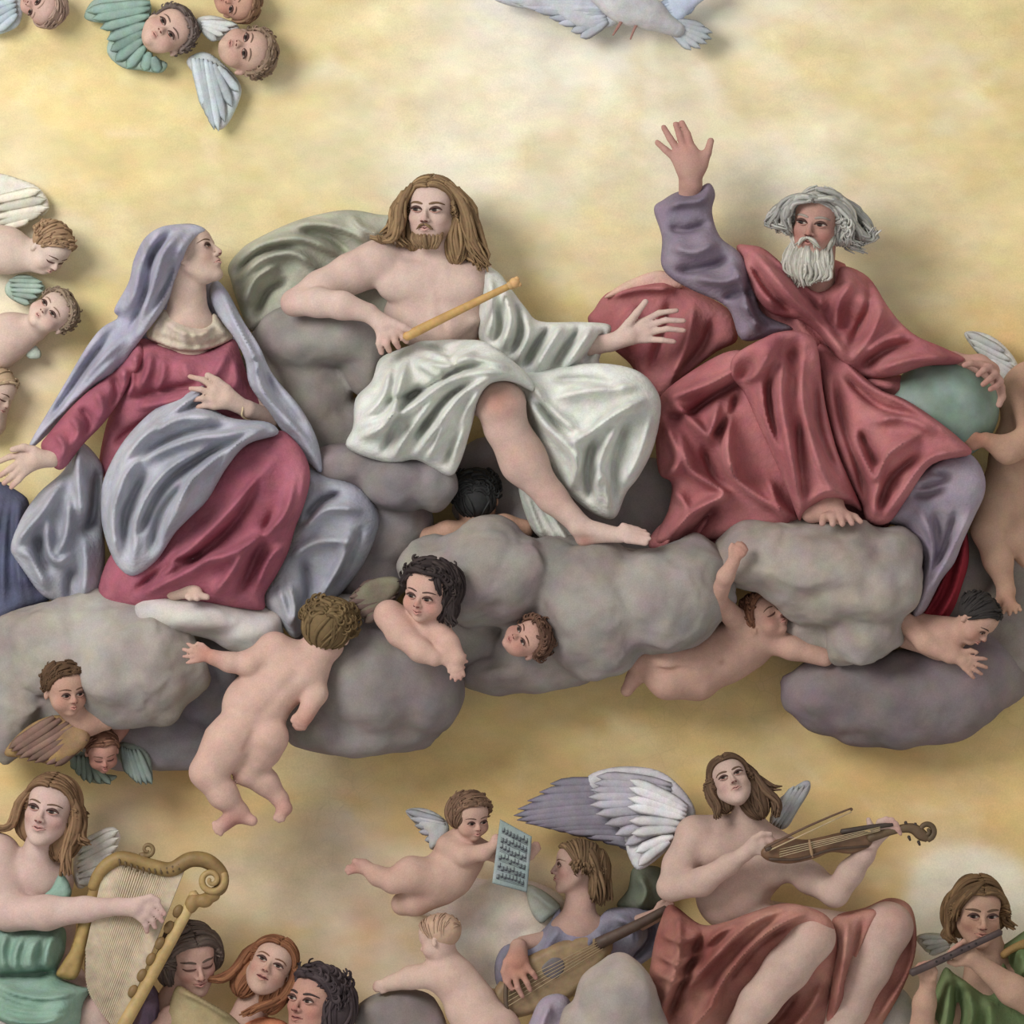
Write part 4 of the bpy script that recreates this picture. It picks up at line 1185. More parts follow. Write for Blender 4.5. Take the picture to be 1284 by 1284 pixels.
    f.drape('sleeve', [(604, 336), (624, 340), (641, 362), (659, 386), (677, 403), (728, 404), (765, 408), (760, 430), (751, 454), (766, 462), (722, 466), (680, 478), (640, 462), (604, 432), (599, 390)],
            [(610, 345, 125), (625, 420, 150), (700, 430, 165), (755, 430, 160)], WH, WH2, T=22, edge=20, folds=[
                ([(612, 345), (618, 390), (610, 425)], 7, 10), ([(630, 360), (640, 400), (628, 440)], 7, 12), ([(640, 370), (652, 410), (640, 450)], 6, -9), ([(655, 390), (662, 420), (645, 455)], 6, 11), ([(690, 408), (672, 430), (655, 462)], 6, -11),
                ([(705, 408), (688, 435), (670, 465)], 6, 11), ([(728, 408), (708, 436), (690, 466)], 6, -9), ([(742, 410), (724, 438), (705, 466)], 7, 11), ([(758, 412), (745, 435), (728, 458)], 5, -8), ([(620, 380), (625, 410), (618, 432)], 5, -8)], seed=22)
    f.drape('robe', [(640, 450), (668, 464), (722, 457), (763, 457), (797, 465), (818, 483), (828, 510), (819, 560), (801, 597), (785, 618), (770, 650), (744, 644), (716, 622), (690, 592), (668, 556), (652, 510), (640, 480)],
            [(660, 480, 165), (800, 490, 205), (815, 530, 205), (770, 640, 175), (700, 590, 170), (740, 500, 195)], WH, WH2, T=30, edge=28, folds=[
                ([(810, 500), (770, 520), (725, 550), (700, 540)], 10, 15), ([(800, 485), (740, 490), (690, 500)], 9, 9), ([(660, 475), (690, 515), (730, 548)], 8, 12), ([(655, 490), (680, 530), (718, 570), (722, 600)], 8, 14),
                ([(672, 500), (700, 535), (724, 556)], 5, -11), ([(815, 520), (800, 570), (780, 610)], 8, 9), ([(790, 520), (770, 570), (768, 640)], 8, -9), ([(775, 530), (750, 580), (752, 630)], 9, 11), ([(745, 545), (735, 590), (740, 630)], 7, -11), ([(722, 560), (722, 590), (712, 615)], 6, 10), ([(690, 478), (740, 478), (780, 490)], 7, -7), ([(745, 610), (756, 600), (764, 640)], 5, 9)], seed=23)
    f.drape('robe_front', [(476, 450), (500, 438), (514, 433), (534, 426), (581, 426), (609, 430), (641, 452), (663, 473), (670, 492), (647, 482), (629, 479), (612, 485), (600, 504), (590, 541), (577, 581), (562, 597), (523, 577), (489, 581), (436, 562), (443, 535), (446, 500), (466, 478)],
            [(480, 455, 150), (560, 435, 160), (630, 468, 236), (590, 520, 218), (565, 590, 190), (450, 550, 175), (500, 520, 190), (655, 478, 225), (540, 480, 195)], WH, WH2, T=22, edge=13, folds=[
                ([(655, 478), (610, 468), (560, 480), (510, 515), (450, 535)], 8, 14), ([(630, 474), (585, 490), (545, 540), (520, 572)], 8, 14), ([(612, 480), (585, 520), (568, 580)], 7, 12), ([(640, 462), (590, 452), (560, 460), (520, 450)], 8, 13),
                ([(600, 440), (570, 450), (530, 440)], 6, 10), ([(620, 455), (580, 462), (530, 490), (480, 505)], 5, -11), ([(600, 478), (560, 500), (520, 550)], 5, -12), ([(530, 432), (560, 445), (575, 465)], 5, -9), ([(510, 450), (500, 490), (488, 530), (450, 550)], 8, 13),
                ([(490, 460), (480, 500), (455, 525)], 7, 10), ([(530, 480), (500, 520), (480, 570)], 7, -10), ([(545, 500), (515, 540), (492, 575)], 6, 10), ([(595, 500), (575, 545), (555, 585)], 5, -9), ([(520, 455), (545, 470), (560, 475)], 6, 9), ([(560, 530), (545, 560), (535, 578)], 5, 9)], seed=24, soft=1.15)
    f.drape('robe_train', [(650, 606), (676, 602), (712, 636), (732, 672), (728, 696), (694, 684), (666, 662)], [(690, 650, 140)], WH, WH2, T=14, edge=14, folds=fan([(655, 610), (676, 606)], [(680, 680), (725, 690)], 3, 6, 7), seed=25)
    # staff
    V, F = tube([(508, 424, 206), (516, 420, 206), (560, 398, 204), (605, 376, 202), (640, 359, 200)], [4.5, 6.2, 5.6, 4.8, 4.2], 12, 5)
    kb = []
    for c, r in (((640, 359, 200), 5.5), ((645, 356, 200), 7.0), ((648, 351, 201), 3.4), ((651, 358, 200), 3.2)):
        v, q = sdf_mesh([p_ell(c, (r, r, r), 0)], [], 1.2); kb.append((v, q, lin((190, 148, 84))))
    st = empty('staff', 580, 390, 203, 'slender golden staff with a knob, held across the bare chest', 'staff')
    mesh_obj('shaft', V, F, lin((186, 144, 72)), 'wood', st)
    mesh_obj('knob', *merge(kb)[:2], lin((196, 152, 90)), 'wood', st)
build_christ()
DOFF[0] = 0.0
DOFF[0] = -50.0
# ------------------------------------------------------------------ the white-bearded man with the globe
def build_father():
    f = Fig('person', 'white-bearded man in crimson robe raising one hand, other hand on a globe', 'person', 1000, 690, 130, skin=(206, 158, 142), res=1.7)
    h = f.head(1023, 282, 165, 88, yaw=-14, pitch=-2, roll=9, lips=(160, 84, 80), brow=(150, 138, 128), iris=(60, 44, 38), gaze=(-.4, .1), cheek=(198, 112, 100), cheek_amt=.5)
    f.limb([(1026, 310, 150, 22), (1022, 350, 140, 24), (1022, 400, 130, 26), (1020, 600, 150, 16), (1036, 628, 205, 14)], 10)
    f.limb([(1022, 390, 130, 14), (960, 370, 135, 10), (880, 345, 138, 7), (858, 300, 138, 6), (862, 262, 146, 11)], 8)
    f.limb([(1022, 390, 130, 14), (1090, 410, 140, 10), (1150, 444, 160, 9), (1195, 450, 172, 9)], 8)
    # raised hand, palm out
    f.limb([(863, 250, 148, 13), (866, 232, 152, 14)], 6)
    f.hand((866, 232, 152), (865, 206, 155),
           [[(846, 198, 157), (834, 188, 159), (824, 179, 159)], [(850, 189, 158), (840, 174, 160), (832, 160, 160)], [(858, 186, 159), (852, 170, 161), (847, 156, 160)], [(867, 186, 158), (862, 169, 160), (855, 154, 159)]],
           [(880, 206, 158), (887, 192, 160), (891, 177, 160)], r=5.2, rp=16, rw=14)
    f.ell((866, 206, 160), (20, 20, 10), 8); f.paint(852, 175, 160, 22, (204, 128, 118), .4)
    # hand on the globe
    f.limb([(1195, 452, 174, 9), (1228, 458, 178, 12)], 6)
    f.hand((1226, 456, 178), (1240, 466, 190),
           [[(1226, 458, 206), (1214, 456, 214), (1206, 459, 216)], [(1238, 462, 208), (1230, 465, 217), (1223, 471, 220)], [(1245, 470, 207), (1238, 476, 217), (1229, 483, 221)], [(1251, 479, 203), (1246, 485, 212), (1238, 489, 218)]],
           [(1252, 486, 195), (1254, 498, 200), (1250, 508, 204)], r=5.0, rp=12, rw=12)
    f.foot((1040, 632, 215), (1016, 642, 205), (1050, 646, 230),
           [((1030, 648, 238), (1028, 656, 243), 5.2), ((1041, 648, 240), (1041, 657, 246), 5), ((1051, 648, 240), (1053, 657, 246), 4.8), ((1061, 648, 238), (1065, 656, 243), 4.6), ((1069, 648, 234), (1076, 654, 238), 4.3)], r=15)
    f.build()
    hp = h.p
    # moustache and long beard
    gd = []
    for u in np.linspace(-.26, .26, 13):
        a = hp(u, -.22 - .10 * math.cos(u * 5), .30 - abs(u) * .85); b = hp(u * 1.2, -.50, .34 - abs(u) * .5)
        c = hp(u * 1.25 + .03 * math.sin(u * 40), -.70, .33 - abs(u) * .4); e = hp(u * .85, -.90 + abs(u) * .5, .28)
        gd.append(([a, b, c, e], 7, 4.0, 3.6))
    for g in (-1, 1):
        gd.append(([hp(g * .01, -.20, .43), hp(g * .08, -.235, .40), hp(g * .15, -.33, .36)], 4, 1.2, 2.8))
        gd.append(([hp(g * .27, -.05, .02), hp(g * .27, -.22, .10), hp(g * .22, -.42, .20)], 5, 2.5, 3.6))
    f.hair(h, (204, 202, 190), (164, 162, 150), n=0, cap=False, guides=gd, name='beard', seed=4, gwave=1.8)
    c3 = lambda pts: [(x, y, d) for x, y, d in pts]
    gl = [
        (c3([(1020, 250, 205), (1000, 248, 200), (984, 256, 190), (970, 268, 180), (966, 280, 176), (976, 286, 178)]), 14, 5, 4.0),
        (c3([(1012, 254, 206), (996, 256, 200), (985, 268, 190), (982, 284, 182), (990, 294, 180)]), 10, 4, 3.6),
        (c3([(1022, 252, 206), (1040, 252, 204), (1056, 264, 194), (1064, 284, 182), (1060, 300, 178), (1070, 308, 176)]), 14, 5, 3.8),
        (c3([(1000, 246, 170), (983, 262, 162), (975, 280, 160), (985, 290, 160)]), 8, 5, 3.8),
        (c3([(1025, 238, 190), (1048, 246, 186), (1062, 266, 176), (1072, 288, 170), (1086, 300, 165), (1092, 288, 165)]), 14, 5, 4.0),
        (c3([(1050, 246, 175), (1072, 262, 165), (1082, 280, 160), (1090, 296, 158), (1078, 306, 160)]), 12, 6, 4.0),
        (c3([(1060, 260, 160), (1070, 285, 155), (1066, 306, 155), (1078, 316, 155)]), 9, 6, 3.8)]
    f.hair(h, (196, 196, 188), (140, 140, 136), n=80, length=.12, wave=.09, r=.026, gwave=2.2, seed=6, guides=gl, top=1.08, hairline=.0, front=64, curl=.06, bulk=[(-.30, .02, -.12, .16, .24, .2), (.36, .0, -.12, .18, .26, .2)])
    PK, PK2 = (186, 116, 117), (158, 86, 92)
    MA, MA2 = PK, PK2
    # violet sleeve
    f.drape('sleeve', [(850, 240), (872, 238), (889, 229), (897, 243), (893, 266), (903, 297), (927, 317), (942, 348), (956, 392), (994, 411), (968, 421), (930, 426), (912, 386), (868, 364), (842, 349), (829, 331), (830, 297), (820, 262), (832, 250)],
            [(865, 250, 140), (850, 320, 150), (900, 340, 155), (950, 410, 150)], (148, 134, 150), (122, 110, 128), T=26, edge=26, folds=[
                ([(835, 262), (852, 256), (880, 252), (892, 240)], 6, 9), ([(836, 285), (860, 290), (890, 280)], 6, -7), ([(838, 310), (870, 318), (900, 305)], 9, 9), ([(845, 340), (880, 338), (915, 325)], 7, -9), ([(870, 350), (905, 355), (935, 345)], 7, 10),
                ([(905, 375), (925, 370), (945, 365)], 6, -8), ([(925, 380), (940, 395), (950, 415)], 6, 10), ([(915, 330), (930, 360), (938, 400)], 7, 9), ([(935, 360), (946, 390), (962, 412)], 5, -8)], seed=31)
    # cloak billowing behind the arm
    f.drape('cloak', [(738, 402), (746, 386), (762, 366), (800, 350), (832, 340), (858, 356), (914, 386), (926, 424), (900, 440), (866, 466), (832, 500), (806, 480), (790, 455), (764, 432)],
            [(750, 395, 82), (830, 350, 84), (900, 420, 95), (820, 470, 100)], MA, MA2, T=22, edge=20, folds=[
                ([(762, 372), (800, 362), (850, 362)], 6, 9), ([(870, 380), (860, 430), (840, 480)], 10, 9), ([(840, 375), (830, 420), (815, 465)], 9, -8), ([(895, 400), (880, 435), (850, 470)], 7, -8), ([(800, 380), (780, 410), (790, 440)], 9, 7)], seed=32)
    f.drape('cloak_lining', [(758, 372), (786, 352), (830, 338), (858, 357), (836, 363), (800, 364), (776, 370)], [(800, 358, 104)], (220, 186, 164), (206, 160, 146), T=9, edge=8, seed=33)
    # robe over the lap
    f.drape('robe_fall', [(916, 440), (866, 466), (826, 500), (822, 540), (826, 592), (842, 606), (838, 640), (822, 682), (880, 680), (960, 668), (1010, 664), (1010, 600), (980, 500), (950, 450)],
            [(920, 450, 160), (830, 510, 150), (830, 680, 130), (1000, 650, 160), (930, 560, 165)], PK, PK2, T=24, edge=18, folds=[
                ([(935, 455), (890, 480), (835, 500)], 8, 13), ([(940, 470), (890, 500), (860, 520), (832, 520)], 7, -12), ([(900, 500), (890, 540), (885, 545), (845, 505)], 8, 16), ([(925, 490), (908, 530), (888, 550)], 7, -12),
                ([(832, 530), (850, 575), (835, 600)], 8, 14), ([(850, 540), (865, 590), (905, 618), (870, 640), (835, 676)], 8, 15), ([(880, 560), (895, 600), (915, 615)], 6, -10), ([(905, 560), (920, 600), (960, 630), (1000, 650)], 8, 14), ([(915, 500), (910, 560), (918, 600)], 9, 14),
                ([(840, 610), (860, 640), (840, 670)], 7, 10), ([(900, 630), (880, 655), (860, 680)], 8, -12), ([(960, 600), (975, 640), (990, 660)], 7, 10)], seed=34)
    f.drape('robe', [(958, 424), (974, 418), (994, 416), (1014, 422), (1024, 440), (1032, 500), (1046, 560), (1062, 600), (1080, 640), (1066, 634), (1044, 630), (1026, 632), (1006, 645), (1000, 652), (984, 610), (962, 560), (944, 520), (930, 490), (915, 470), (920, 446)],
            [(990, 425, 215), (970, 450, 215), (1020, 450, 205), (1000, 540, 200), (1040, 630, 205), (930, 470, 170), (1070, 630, 190)], PK, PK2, T=32, edge=26, folds=[
                ([(985, 430), (975, 490), (985, 560), (1000, 640)], 10, 14), ([(1005, 430), (1002, 500), (1018, 570), (1040, 620)], 9, 11), ([(962, 440), (945, 470), (925, 480)], 8, 12), ([(965, 460), (962, 510), (975, 560)], 7, -11), ([(1020, 470), (1025, 540), (1050, 600)], 7, -11),
                ([(1000, 520), (1000, 580), (1008, 635)], 7, -9), ([(1010, 630), (1035, 616), (1068, 628)], 5, 9), ([(950, 480), (960, 530), (980, 580)], 6, 9)], seed=35)
    f.drape('robe_thigh', [(1020, 430), (1046, 440), (1098, 486), (1130, 500), (1162, 520), (1200, 550), (1214, 570), (1166, 583), (1134, 627), (1112, 656), (1086, 654), (1078, 630), (1056, 590), (1040, 540), (1030, 490)],
            [(1040, 450, 160), (1080, 540, 195), (1200, 560, 215), (1120, 600, 205), (1100, 645, 190), (1150, 530, 205)], PK, PK2, T=26, edge=20, folds=[
                ([(1100, 490), (1140, 512), (1195, 552)], 7, 11), ([(1055, 470), (1100, 510), (1150, 525)], 7, -11), ([(1090, 530), (1130, 525), (1170, 545)], 10, 9), ([(1060, 540), (1085, 590), (1095, 600), (1110, 570), (1150, 545)], 7, 14), ([(1075, 540), (1095, 580), (1105, 570)], 6, -12),
                ([(1208, 566), (1160, 576), (1125, 620), (1105, 650)], 7, 11), ([(1150, 570), (1115, 600), (1098, 640)], 7, -10), ([(1045, 470), (1055, 530), (1075, 590), (1085, 640)], 7, -12), ([(1100, 600), (1092, 630), (1095, 650)], 6, 9), ([(1050, 440), (1080, 480), (1120, 500)], 6, 9)], seed=36)
    # violet leg garment and its red lining
    f.drape('under_robe', [(1200, 566), (1220, 574), (1232, 596), (1232, 620), (1220, 648), (1206, 680), (1196, 706), (1180, 728), (1160, 766), (1142, 776), (1148, 742), (1156, 700), (1134, 664), (1110, 652), (1130, 614), (1166, 583)],
            [(1205, 580, 195), (1225, 610, 200), (1140, 650, 170), (1150, 760, 150)], (176, 164, 172), (140, 128, 146), T=30, edge=28, folds=[
                ([(1165, 592), (1185, 600), (1145, 612)], 4, -8), ([(1185, 612), (1160, 620), (1140, 620)], 4, -8), ([(1215, 640), (1190, 690), (1160, 750)], 8, 10), ([(1170, 640), (1172, 690), (1160, 740)], 7, -9), ([(1150, 640), (1168, 690), (1152, 760)], 7, 10), ([(1195, 640), (1185, 680), (1172, 715)], 6, -8)], seed=37)
    f.drape('robe_lining', [(1212, 664), (1216, 700), (1208, 732), (1192, 772), (1160, 796), (1150, 782), (1164, 760), (1184, 724), (1200, 694)], [(1190, 740, 130)], (164, 40, 56), (140, 40, 54), T=16, edge=14, folds=[([(1208, 680), (1196, 740), (1170, 785)], 6, 9), ([(1200, 690), (1185, 740), (1160, 780)], 5, -7)], seed=38)
    f.drape('under_hem', [(826, 660), (870, 640), (950, 636), (1000, 650), (1000, 690), (900, 700), (818, 690)], [(900, 670, 125)], PK, PK2, T=16, edge=14, folds=fan([(860, 645), (980, 645)], [(830, 690), (960, 690)], 5, 7, 7), seed=39)
    # mantle over the shoulders
    f.drape('mantle', [(924, 308), (940, 307), (958, 312), (980, 331), (1001, 352), (1024, 366), (1046, 356), (1056, 334), (1090, 347), (1112, 384), (1143, 419), (1180, 436), (1209, 450), (1196, 458), (1158, 460), (1115, 473), (1080, 473), (1054, 455), (1028, 422), (1000, 402), (966, 393), (944, 366), (931, 332)],
            [(935, 315, 140), (990, 370, 175), (1050, 365, 150), (1090, 355, 130), (1060, 430, 180), (1200, 452, 180), (1110, 460, 190), (1120, 410, 160)], PK, PK2, T=22, edge=16, folds=[
                ([(940, 314), (985, 370), (1030, 415), (1062, 458)], 10, 14), ([(930, 325), (950, 365), (975, 390)], 8, 11), ([(938, 330), (968, 372), (1000, 395)], 6, -10), ([(955, 318), (1000, 360), (1035, 400), (1060, 440)], 5, -9), ([(1070, 350), (1050, 380), (1046, 420)], 8, 9), ([(1090, 352), (1085, 390), (1060, 440)], 8, -9),
                ([(1105, 385), (1090, 420), (1065, 455)], 8, 10), ([(1190, 450), (1140, 452), (1090, 466)], 8, 12), ([(1150, 428), (1110, 440), (1078, 460)], 6, -8), ([(1135, 420), (1110, 425), (1080, 445)], 6, 8), ([(1025, 370), (1030, 395), (1045, 420)], 6, 7)], seed=40)
    f.drape('tunic', [(984, 330), (1060, 330), (1060, 400), (1050, 470), (1130, 470), (1140, 505), (1060, 490), (1000, 440), (960, 420), (940, 380), (955, 345)], [(1000, 370, 125), (1040, 460, 140), (1130, 490, 150)], PK, PK2, T=20, edge=18, seed=41, step=3.5,
            folds=[([(1060, 440), (1090, 475), (1130, 490)], 8, 9), ([(990, 390), (1010, 420), (1030, 440)], 8, 8)])
    f.drape('lap_backing', [(950, 430), (1040, 436), (1150, 500), (1200, 560), (1150, 620), (1100, 668), (1000, 668), (950, 600), (930, 500)], [(1050, 550, 125)], PK, PK2, T=16, edge=14, seed=43, step=5)
    # globe
    V, F = sdf_mesh([p_ell((1184, 512, 150), (69, 66, 62), 0)], [], 3.0)
    t = np.clip(.5 + 1.3 * fbm(V, 55, 8), 0, 1)[:, None]
    g = mesh_obj('globe', V, F, lin((150, 170, 166)) * (1 - t) + lin((112, 138, 122)) * t, 'globe')
    tag(g, 'green-blue globe under the white-bearded man\'s hand', 'globe')
build_father()
DOFF[0] = 0.0
DOFF[0] = -50.0
# ------------------------------------------------------------------ cherubs of the cloud band
def build_dark_cherub():
    f = Fig('cherub', 'black-haired cherub leaning on the grey cloud with joined hands', 'cherub', 540, 830, 225, skin=(222, 178, 160), res=1.6)
    h = f.head(538, 742, 256, 78, yaw=-20, pitch=-10, roll=14, baby=True, brow=(70, 50, 44), gaze=(-.3, -.4), smile=.6, cheek=(210, 122, 108), cheek_amt=.55, lips=(170, 84, 80))
    f.limb([(545, 768, 240, 18), (538, 790, 236, 24)], 8)
    f.ell((530, 792, 232), (38, 26, 24), 10, 15)
    f.limb([(488, 770, 240, 18), (503, 792, 252, 17), (528, 814, 262, 14), (546, 823, 266, 11)], 7)
    f.limb([(548, 786, 240, 16), (562, 806, 258, 14), (574, 824, 266, 11)], 7)
    f.limb([(530, 792, 232, 20), (492, 772, 238, 18)], 8)
    f.autohand((546, 822, 267), 14, 40, curl=6, thumb=-1, r=3.1, spread=20)
    f.autohand((573, 822, 268), 86, 30, curl=10, thumb=1, r=2.8, spread=26)
    f.build()
    f.hair(h, (64, 54, 52), (48, 40, 42), n=80, part=False, wave=.05, r=.04, seed=3, curl=.05, top=1.10, hairline=.03, front=60,
           guides=[([h.p(.30, .2, 0), h.p(.42, -.05, 0), h.p(.40, -.3, -.02), h.p(.50, -.42, 0)], 14, 5, 4.5), ([h.p(.1, .45, .15), h.p(-.15, .4, .3), h.p(-.33, .2, .22), h.p(-.42, .1, .2)], 9, 3, 3.5), ([h.p(.12, .45, .15), h.p(.24, .25, .33), h.p(.30, .05, .27)], 7, 3, 3.5)],
           bulk=[(.15, .1, -.15, .36, .42, .36), (.25, -.2, -.15, .24, .26, .24)])
    f.wing([(438, 752), (456, 732), (480, 723), (499, 724), (503, 736), (488, 756), (467, 778), (448, 770)], [(440, 755, 205), (500, 730, 225)],
           feather_row([(498, 726), (500, 742), (486, 760)], [(452, 734), (436, 756), (458, 780)], 7, 222, 212, 12), (120, 118, 96), (112, 92, 84), seed=4)
build_dark_cherub()

def build_back_cherub():
    f = Fig('cherub', 'naked cherub with brown hair seen from behind, climbing the cloud', 'cherub', 300, 1030, 200, skin=(224, 182, 164), res=1.7)
    h = f.head(411, 790, 225, 78, yaw=172, pitch=-8, roll=18, baby=True)
    f.limb([(405, 812, 222, 22), (384, 836, 218, 26)], 8)
    f.ell((352, 850, 215), (48, 40, 34), 14, -35)
    f.ell((322, 886, 218), (42, 44, 34), 14, 10)
    f.limb([(346, 815, 220, 24), (384, 842, 220, 28)], 12)
    f.ell((300, 916, 228), (31, 30, 28), 5, 20); f.ell((337, 922, 226), (27, 28, 27), 5, -10)
    f.groove((326, 905, 258), (312, 938, 250), 2, 3.5, 6)
    f.groove((372, 846, 252), (328, 900, 256), 2, 2, 12)
    f.limb([(346, 813, 224, 19), (314, 831, 232, 16), (290, 829, 236, 12), (270, 823, 238, 10)], 6)
    f.autohand((272, 823, 238), 188, 40, curl=6, thumb=1, r=3.3, spread=26)
    f.limb([(392, 842, 222, 17), (398, 868, 230, 14), (384, 896, 236, 11)], 6)
    f.autohand((386, 890, 236), 115, 30, curl=40, thumb=1, r=4)
    f.limb([(286, 932, 222, 32), (262, 966, 226, 21), (282, 994, 220, 18), (302, 1016, 214, 11)], 8)
    f.limb([(302, 1016, 214, 11), (280, 1033, 216, 9.5)], 6); f.limb([(302, 1020, 212, 10), (318, 1027, 218, 7)], 5)
    for i, (x, y) in enumerate(((271, 1030), (271, 1036), (274, 1041), (279, 1044))): f.limb([(280, 1034, 218, 6), (x, y, 220, 3.6 - .2 * i)], 2)
    for i, (x, y) in enumerate(((346, 1024), (351, 1027), (356, 1026))): f.limb([(353, 1018, 205, 5), (x, y, 207, 3.0)], 2)
    f.limb([(328, 940, 216, 26), (312, 966, 208, 17), (334, 979, 202, 16), (352, 1000, 198, 11)], 8)
    f.limb([(352, 1000, 198, 10), (359, 1012, 202, 8), (352, 1022, 204, 6)], 5)
    f.paint(296, 1031, 220, 22, (170, 100, 92), .7); f.paint(358, 1012, 204, 16, (180, 108, 98), .6); f.paint(262, 820, 240, 18, (196, 116, 98), .7); f.paint(388, 900, 236, 16, (204, 124, 104), .7)
    f.build()
    f.hair(h, (122, 100, 62), (96, 76, 46), n=110, part=False, wave=.05, r=.04, seed=5, curl=.05, top=1.06, hairline=-.12, front=20, bulk=[(0, .06, -.08, .385, .40, .43)])
build_back_cherub()

def build_lying_head():
    f = Fig('cherub', 'brown-haired cherub face lying sideways in a hollow of the cloud bank', 'cherub', 655, 825, 190, skin=(212, 164, 146), res=1.5)
    h = f.head(660, 802, 214, 62, yaw=-22, pitch=-6, roll=74, baby=True, cheek=(178, 92, 78), gaze=(-.3, -.3), brow=(90, 56, 40))
    f.build()
    f.hair(h, (112, 80, 62), (86, 60, 48), n=80, part=False, wave=.05, r=.04, seed=6, curl=.05, top=1.07)
build_lying_head()

def build_dark_head():
    f = Fig('cherub', 'cherub seen from behind with round dark hair below the white robe', 'cherub', 597, 680, 105, skin=(210, 162, 136), res=1.8)
    h = f.head(597, 626, 125, 70, yaw=175, pitch=4, roll=-4, baby=True)
    f.limb([(597, 650, 118, 20), (598, 676, 115, 28)], 10)
    f.limb([(536, 674, 130, 13), (562, 668, 140, 14), (598, 672, 130, 20), (632, 660, 138, 14), (656, 664, 132, 13)], 10)
    f.build()
    f.hair(h, (62, 64, 64), (48, 48, 50), n=110, part=False, wave=.03, r=.04, seed=7, curl=.04, top=1.05, hairline=-.12, front=20, bulk=[(0, .06, -.08, .38, .40, .43)])
build_dark_head()

def build_left_faces():
    f = Fig('cherub', 'brown-haired cherub leaning out of the pale cloud, golden-brown wing below', 'cherub', 80, 940, 170, skin=(206, 160, 138), res=1.5)
    h = f.head(84, 864, 206, 68, yaw=26, pitch=-10, roll=-8, baby=True, cheek=(184, 98, 82), gaze=(.4, -.3), brow=(90, 62, 44))
    f.limb([(88, 884, 192, 16), (108, 902, 178, 20)], 8)
    f.limb([(108, 902, 178, 20), (132, 900, 176, 16)], 8)
    f.build()
    f.hair(h, (98, 72, 48), (80, 58, 40), n=80, part=False, wave=.04, r=.035, seed=8, curl=.03, top=1.05)
    f.wing([(6, 946), (22, 922), (48, 903), (78, 896), (106, 908), (114, 926), (96, 946), (66, 958), (36, 950)], [(20, 940, 165), (90, 915, 185)],
           feather_row([(70, 898), (100, 910), (110, 926)], [(12, 938), (30, 952), (70, 960)], 8, 192, 176, 13), (156, 124, 72), (124, 96, 84), seed=9)
    f = Fig('cherub', 'ruddy cherub face looking down between green wings under the pale cloud', 'cherub', 128, 975, 130, skin=(208, 150, 132), res=1.5)
    h = f.head(128, 942, 150, 54, yaw=10, pitch=-28, roll=-6, baby=True, closed=True, cheek=(172, 84, 72))
    f.limb([(132, 930, 132, 15), (140, 910, 120, 22)], 8)
    f.build()
    f.hair(h, (140, 98, 74), (112, 74, 58), n=60, part=False, wave=.04, r=.035, seed=10, top=1.04)
    f.wing([(150, 932), (172, 934), (187, 950), (190, 982), (176, 978), (162, 968), (146, 950)], [(160, 945, 120), (185, 975, 125)],
           feather_row([(152, 936), (160, 940), (172, 940)], [(160, 972), (174, 984), (190, 984)], 6, 132, 132, 10), (140, 152, 142), (120, 134, 128), seed=11)
    f.wing([(84, 946), (104, 944), (120, 968), (146, 974), (128, 984), (104, 978), (90, 962)], [(100, 960, 120)],
           feather_row([(92, 948), (106, 948), (118, 962)], [(92, 966), (108, 982), (138, 984)], 6, 130, 130, 10), (136, 148, 134), (118, 132, 120), seed=12)
build_left_faces()

def build_under_cherub():
    f = Fig('cherub', 'naked cherub floating on its back under the cloud bank, one hand gripping the cloud', 'cherub', 890, 850, 120, skin=(214, 168, 148), res=1.7)
    h = f.head(958, 776, 150, 66, yaw=48, pitch=14, roll=-28, baby=True, cheek=(176, 88, 74), closed=True)
    f.ell((920, 812, 128), (60, 38, 36), 14, -22); f.ell((896, 826, 134), (44, 36, 36), 14, -10)
    f.limb([(945, 792, 138, 22), (930, 806, 132, 30)], 10)
    f.limb([(872, 846, 136, 34), (838, 850, 150, 26), (806, 832, 146, 16)], 9)
    f.limb([(806, 832, 146, 14), (796, 850, 140, 10), (786, 866, 138, 8)], 6)
    f.limb([(870, 830, 150, 26), (836, 826, 162, 20), (800, 824, 150, 14)], 9)
    f.limb([(950, 800, 140, 17), (994, 812, 148, 15), (1034, 824, 150, 12)], 8)
    f.limb([(935, 790, 140, 16), (898, 752, 200, 12), (908, 722, 238, 10), (917, 705, 246, 8.5)], 7)
    f.autohand((917, 706, 246), -62, 34, curl=42, thumb=-1, r=3.6, spread=10)
    f.groove((880, 838, 178), (812, 840, 176), 2.5, 3, 5)
    f.paint(904, 830, 168, 4, (150, 96, 82), .6); f.paint(928, 694, 246, 16, (200, 132, 112), .4)
    f.build()
    f.hair(h, (130, 86, 60), (104, 66, 48), n=70, part=False, wave=.04, r=.04, seed=12, curl=.03, top=1.05)
build_under_cherub()

def build_right_cherub():
    f = Fig('cherub', 'dark-haired cherub peering down from behind the red hem, hand spread on the dark cloud', 'cherub', 1200, 830, 150, skin=(210, 164, 142), res=1.6)
    h = f.head(1222, 776, 186, 64, yaw=58, pitch=-38, roll=6, baby=True, cheek=(184, 104, 86), gaze=(.3, -.4), brow=(60, 44, 38))
    f.limb([(1206, 790, 172, 17), (1180, 800, 160, 26), (1140, 790, 140, 24)], 10)
    f.limb([(1134, 780, 165, 13), (1160, 805, 178, 13), (1190, 822, 184, 10)], 7); f.limb([(1176, 798, 170, 14), (1196, 818, 184, 10)], 7)
    f.autohand((1190, 820, 186), 26, 48, curl=8, thumb=-1, r=3.3, spread=26)
    f.build()
    f.hair(h, (58, 54, 52), (46, 42, 42), n=80, part=False, wave=.03, r=.035, seed=13, top=1.05)
build_right_cherub()

